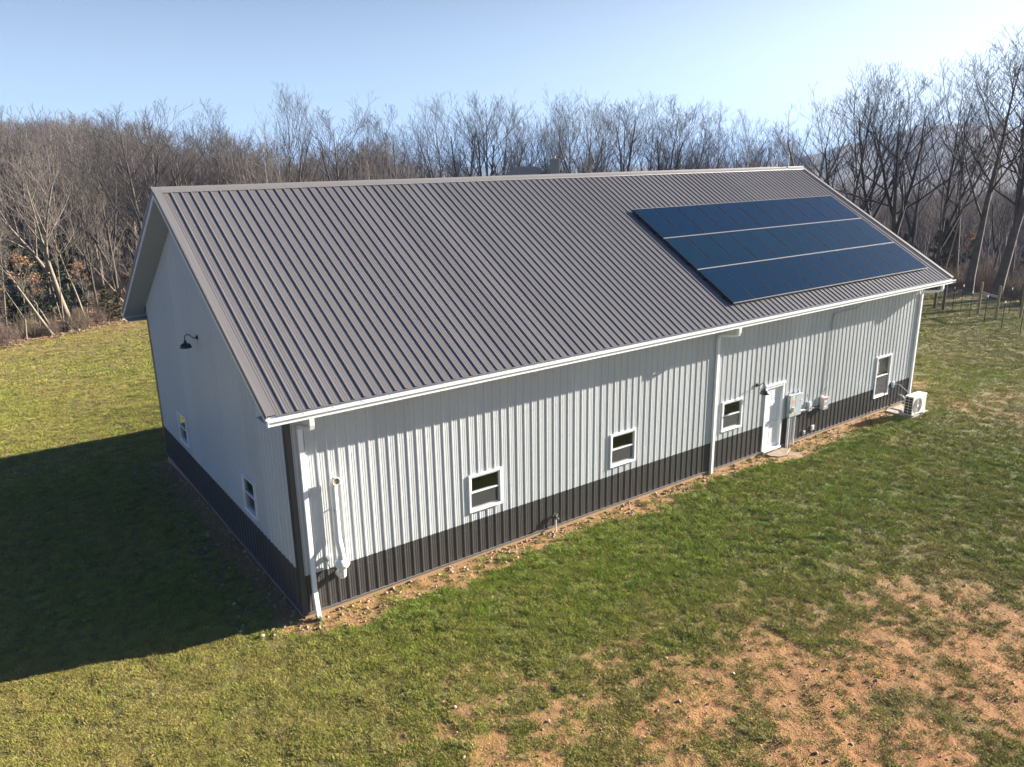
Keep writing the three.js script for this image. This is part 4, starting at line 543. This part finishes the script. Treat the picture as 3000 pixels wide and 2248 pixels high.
// woods too far or too dense to count
{
  const geos = far.flatMap((t) => [t.trunk, t.crown]), R = rng(404), m = new THREE.Matrix4(), q = new THREE.Quaternion(), col = lin(0, 0, 0);
  const mats = [[0.25, 0.22, 0.19], [0.112, 0.096, 0.088]].map((c) => new THREE.MeshStandardMaterial({ color: lin(...c), roughness: 0.95 }));
  const spots = [];
  for (let k = 0; k < 1600; k++) { const az = -6 + R() * 34, d = 70 + Math.pow(R(), 0.8) * 330; spots.push([...polar(az, d), 12 + R() * 5, 9.19 + d * mix(0.05, 0.02, smooth(9, 24, az)) * (0.45 + 0.5 * R())]); }           // the hill
  for (let k = 0; k < 1500; k++) { const az = 20 + R() * 36, d = 135 + R() * 200; spots.push([...polar(az, d), 11 + R() * 5, 9.19 - d * (0.012 + 0.02 * R())]); }                        // behind the row
  for (let k = 0; k < 2600; k++) { const az = 52 + R() * 24, d = 100 + Math.pow(R(), 0.8) * 600; spots.push([...polar(az, d), 12 + R() * 5, 9.19 - d * (0.03 + 0.03 * R())]); }         // the valley
  const woods = group('distant_woods', scene); tag(woods, 'grey brown leafless woods covering the hill and valley', 'woods', undefined, 'stuff');
  geos.forEach((g, gi) => { const mine = spots.filter((_, k) => k % 4 === gi >> 1), im = shade(new THREE.InstancedMesh(g, mats[gi % 2], mine.length)), R = rng(4000 + (gi >> 1)); im.name = gi % 2 ? 'bare_crowns' : 'trunks'; im.userData.kind = 'stuff'; mine.forEach(([x, z, h, top], k) => { const s = clamp(top - groundHeight(x, z), 4, h) / 18.5; q.setFromAxisAngle(V(0, 1, 0), R() * 6.28); im.setMatrixAt(k, m.compose(V(x, groundHeight(x, z) - 0.2, z), q, V(s * 1.1, s, s * 1.1))); const b = 0.75 + R() * 0.5; im.setColorAt(k, col.setRGB(b * (0.95 + 0.1 * R()), b * (0.93 + 0.08 * R()), b * 0.95)); }); woods.add(im); });
}
{ // underbrush
  const R = rng(505), b = new Wood(); for (let k = 0; k < 46; k++) { const a = R() * 6.28, r = R() * 0.5, p = V(Math.cos(a) * r, -0.05, Math.sin(a) * r), d = V((R() - 0.5) * 1.1, 1, (R() - 0.5) * 1.1).normalize(), l = 0.5 + R() * 1.0, e = p.clone().addScaledVector(d, l * 0.5), f = e.clone().add(V((R() - 0.5) * 0.5, l * 0.5, (R() - 0.5) * 0.5)); b.limb([p, e, f], [0.012, 0.008, 0.004], 3); for (let j = 0; j < 3; j++) b.limb([e, e.clone().add(V((R() - 0.5) * 0.7, R() * 0.5, (R() - 0.5) * 0.7))], [0.006, 0.003], 3); }
  const spots = []; for (let k = 0; k < 260; k++) { const x = -12 + R() * 34; spots.push([x, woodsEdgeLeft(x) - 0.2 - Math.pow(R(), 1.6) * 22]); } for (let k = 0; k < 1100; k++) { const [x, z] = polar(55 + R() * 18, 60 + R() * 60); if (x + 0.35 * z > 50.5) spots.push([x, z]); }
  const im = shade(new THREE.InstancedMesh(b.build(), new THREE.MeshStandardMaterial({ color: lin(0.16, 0.125, 0.098), roughness: 0.95 }), spots.length)), m = new THREE.Matrix4(), q = new THREE.Quaternion(), c = lin(0, 0, 0);
  spots.forEach(([x, z], k) => { const s = 0.45 + R() * 0.8; q.setFromAxisAngle(V(0, 1, 0), R() * 6.28); im.setMatrixAt(k, m.compose(V(x, groundHeight(x, z), z), q, V(s, s * (0.7 + 0.6 * R()), s))); const t = 0.6 + R() * 0.7; im.setColorAt(k, c.setRGB(t, t * (0.85 + 0.2 * R()), t * 0.9)); });
  im.name = 'underbrush'; tag(im, 'tangle of thin leafless brush along the woods edge', 'underbrush', undefined, 'stuff'); scene.add(im);
}

// ───────────────────────── grass, stones, leaf litter ─────────────────────────
const camAz = 35.8;
function scatter(R, d0, d1, perM2, visit) { const half = 40 * Math.PI / 180, area = half * (d1 * d1 - d0 * d0), n = Math.floor(area * perM2); for (let k = 0; k < n; k++) { const d = Math.sqrt(mix(d0 * d0, d1 * d1, R())), a = camAz * Math.PI / 180 + (R() * 2 - 1) * half, x = EYE[0] + d * Math.sin(a), z = EYE[2] - d * Math.cos(a); if (x > -0.06 && x < L + 0.06 && z > -WID - 0.06 && z < 0.06) continue; if (x > 22.45 && x < 23.8 && z > 0 && z < 1.15) continue; if (x > 15.4 && x < 16.5 && z > 0 && z < 0.85) continue; if (z < -WID && x > 9 && x < 40 && z > -40) continue; visit(x, z, d); } }
{
  const R = rng(909), tuft = (n, spread, h, w, lay, seed) => { const Q = rng(seed), pos = []; for (let k = 0; k < n; k++) { const a = Q() * 6.28, r = Math.sqrt(Q()) * spread, x = Math.cos(a) * r, z = Math.sin(a) * r, b = Q() * 6.28, t = h * (0.5 + 0.8 * Q()), l = lay * Q() * t * 1.6, dx = Math.cos(b), dz = Math.sin(b), px = -dz * w / 2, pz = dx * w / 2; pos.push(x - px, -0.01, z - pz, x + px, -0.01, z + pz, x + dx * l + px * 0.2, t, z + dz * l + pz * 0.2); } const g = new THREE.BufferGeometry(); g.setAttribute('position', new THREE.Float32BufferAttribute(pos, 3)); g.computeVertexNormals(); return g; };
  const T = [tuft(26, 0.085, 0.03, 0.011, 1.3, 1), tuft(30, 0.1, 0.036, 0.012, 1.5, 2), tuft(24, 0.09, 0.025, 0.012, 2, 3)], list = [[], [], []];
  const add = (x, z, d, sc, dens) => { const [g, s, o, w] = yard(x, z); if (w > 0.5) return; const cover = (1 - smooth(0.08, 0.8, s)) * 0.92 + 0.08; if (R() > cover * (0.12 + 1.35 * smooth(0.28, 0.68, fbm(x * 4.4, z * 4.4 + 60, 4)))) return; list[Math.floor(R() * 3)].push([x, z, sc, g, s]); };
  scatter(R, 8, 17, 900, (x, z, d) => add(x, z, d, 0.8)); scatter(R, 17, 27, 420, (x, z, d) => add(x, z, d, 1.0)); scatter(R, 27, 42, 170, (x, z, d) => add(x, z, d, 1.4)); scatter(R, 42, 66, 60, (x, z, d) => add(x, z, d, 2.2));
  const m = new THREE.Matrix4(), q = new THREE.Quaternion(), e = new THREE.Euler(), c = lin(0, 0, 0), lawn = group('lawn_grass', scene); tag(lawn, 'short patchy winter lawn of green and straw coloured grass', 'grass', undefined, 'stuff');
  const gm = new THREE.MeshStandardMaterial({ color: 0xffffff, roughness: 0.85, side: THREE.DoubleSide }); let total = 0;
  list.forEach((l, gi) => { const im = shade(new THREE.InstancedMesh(T[gi], gm, l.length)); total += l.length; im.name = 'grass_tufts'; im.userData.kind = 'stuff'; l.forEach(([x, z, sc, g, s], k) => { const r = 0.7 + 0.6 * R(), gg = R() < 0.16 ? 0.05 : clamp(g * 0.84 + (R() - 0.5) * 0.6), hgt = (0.65 + 0.7 * R()) * mix(0.75, 1.25, g); q.setFromEuler(e.set(0, R() * 6.28, 0)); im.setMatrixAt(k, m.compose(V(x, groundHeight(x, z), z), q, V(sc * r, Math.sqrt(sc) * r * hgt, sc * r))); const v = 0.62 + 0.95 * R() * R() + 0.2 * R(), dead = R() < 0.14 ? 0.5 : 1; im.setColorAt(k, c.setRGB(mix(0.37, 0.205, gg) * v * dead, mix(0.295, 0.305, gg) * v * dead, mix(0.085, 0.012, gg) * v * dead)); }); lawn.add(im); });
  console.log('tufts', total);
  // taller clumps along the drip line and dotted over the bare soil
  const C = [tuft(60, 0.085, 0.13, 0.009, 0.9, 7), tuft(46, 0.07, 0.1, 0.009, 1.1, 8)], L2 = [[], []];
  for (let k = 0; k < 520; k++) { const x = 0.3 + R() * 24, z = 0.3 + Math.pow(R(), 0.8) * 1.35; if (noise(x * 1.1, z * 1.4 + 20) < 0.44 || (x > 22.3 && x < 23.9) || (x > 15.3 && x < 16.6 && z < 0.95)) continue; L2[k % 2].push([x, z, 0.4 + R() * 0.7, 0.8 + 0.2 * R()]); }
  for (let k = 0; k < 700; k++) { const [x, z] = polar(18 + R() * 54, 9 + R() * 16), y = yard(x, z); if (x < -0.5 || z < 1 || y[1] < 0.35) continue; L2[k % 2].push([x, z, 0.3 + R() * 0.45, 0.35]); }
  const clumps = group('grass_clumps', scene); tag(clumps, 'taller grass clumps along the wall base and bare soil', 'grass', undefined, 'stuff');
  L2.forEach((l, gi) => { const im = shade(new THREE.InstancedMesh(C[gi], gm, l.length)); im.name = 'grass_clump'; im.userData.kind = 'stuff'; l.forEach(([x, z, s, g], k) => { q.setFromEuler(e.set(0, R() * 6.28, 0)); im.setMatrixAt(k, m.compose(V(x, groundHeight(x, z), z), q, V(s * 1.2, s, s * 1.2))); const v = 0.8 + 0.4 * R(); im.setColorAt(k, c.setRGB(mix(0.33, 0.17, g) * v, mix(0.28, 0.245, g) * v, mix(0.12, 0.018, g) * v)); }); clumps.add(im); });
}
{ // stones and clods
  const R = rng(313), rock = (seed) => { const g = new THREE.IcosahedronGeometry(1, 1), p = g.attributes.position, Q = rng(seed), k = new Map(); for (let i = 0; i < p.count; i++) { const key = [p.getX(i), p.getY(i), p.getZ(i)].map((v) => v.toFixed(3)).join(); if (!k.has(key)) k.set(key, 0.7 + 0.5 * Q()); const s = k.get(key); p.setXYZ(i, p.getX(i) * s, p.getY(i) * s * 0.65, p.getZ(i) * s); } g.computeVertexNormals(); return g; };
  const list = [];
  for (let k = 0; k < 5200; k++) { const x = -0.3 + R() * 24.6, z = 0.04 + Math.pow(R(), 1.4) * 1.3; if (yard(x, z)[1] > 0.5 && !(x > 15.35 && x < 16.5 && z < 0.9)) list.push([x, z, 0.006 + Math.pow(R(), 7) * 0.045, 1]); }
  for (let k = 0; k < 1300; k++) { const z = 0.3 - R() * 12, x = -0.05 - Math.pow(R(), 1.6) * 1.1; list.push([x, z, 0.01 + Math.pow(R(), 4) * 0.045, 0.9]); }
  scatter(R, 9, 24, 60, (x, z) => { const s = yard(x, z)[1]; if (R() < 0.02 + s * s * 1.1) list.push([x, z, 0.006 + Math.pow(R(), 6) * 0.03, 0.9 + 0.3 * R()]); });
  for (let k = 0; k < 420; k++) { const x = -9 + R() * 18, z = woodsEdgeLeft(x) - 0.8 + (R() - 0.5) * 2.6; if (noise(x * 1.2, z + 9) > 0.5) list.push([x, z, 0.02 + Math.pow(R(), 5) * 0.12, 1.1]); }
  const m = new THREE.Matrix4(), q = new THREE.Quaternion(), e = new THREE.Euler(), c = lin(0, 0, 0), rocks = group('loose_stones', scene); tag(rocks, 'loose tan stones and clods scattered over soil and lawn', 'stones', undefined, 'stuff'); const rm = new THREE.MeshStandardMaterial({ color: 0xffffff, roughness: 0.95 });
  [rock(1), rock(2)].forEach((g, gi) => { const l = list.filter((_, k) => k % 2 === gi), im = shade(new THREE.InstancedMesh(g, rm, l.length)); im.name = 'stones'; im.userData.kind = 'stuff'; l.forEach(([x, z, s, b], k) => { q.setFromEuler(e.set(R() * 6, R() * 6, R() * 6)); im.setMatrixAt(k, m.compose(V(x, groundHeight(x, z) + s * 0.2, z), q, V(s, s, s))); const v = b * (0.7 + 0.5 * R()), pale = R() < 0.16 ? 1.3 : 1; im.setColorAt(k, c.setRGB(0.34 * v * pale, 0.245 * v * pale * (pale > 1 ? 1.1 : 1), 0.155 * v * pale * (pale > 1 ? 1.25 : 1))); }); rocks.add(im); });
  console.log('stones', list.length);
}
{ // fallen leaves
  const R = rng(717), g = new THREE.BufferGeometry(); g.setAttribute('position', new THREE.Float32BufferAttribute([-0.05, 0.012, 0, 0, 0.03, -0.03, 0.055, 0.012, 0, -0.05, 0.012, 0, 0.055, 0.012, 0, 0, 0.03, 0.03], 3)); g.computeVertexNormals();
  const list = []; for (let k = 0; k < 9000; k++) { const x = -10 + R() * 22, z = woodsEdgeLeft(x) + 1.2 - Math.pow(R(), 0.8) * 9; list.push([x, z, 1 + R()]); } scatter(R, 9, 45, 2.2, (x, z) => list.push([x, z, 0.3 + R() * 0.5])); for (let k = 0; k < 4000; k++) { const [x, z] = polar(60 + R() * 12, 58 + R() * 16); if (x + 0.35 * z > 49.5) list.push([x, z, 1.2 + R()]); }
  const im = shade(new THREE.InstancedMesh(g, new THREE.MeshStandardMaterial({ color: 0xffffff, roughness: 0.9, side: THREE.DoubleSide }), list.length)), m = new THREE.Matrix4(), q = new THREE.Quaternion(), e = new THREE.Euler(), c = lin(0, 0, 0);
  list.forEach(([x, z, s], k) => { q.setFromEuler(e.set((R() - 0.5) * 0.9, R() * 6.28, (R() - 0.5) * 0.9)); im.setMatrixAt(k, m.compose(V(x, groundHeight(x, z) + 0.01, z), q, V(s, s, s))); const v = 0.6 + 0.7 * R(); im.setColorAt(k, c.setRGB(0.3 * v, 0.19 * v, 0.11 * v)); });
  im.name = 'fallen_leaves'; tag(im, 'dry brown leaves littering the lawn and woods edge', 'leaves', undefined, 'stuff'); scene.add(im);
}
scene.traverse((o) => { if (o.isMesh) { o.castShadow = true; o.receiveShadow = true; } });
renderer.render(scene, camera);
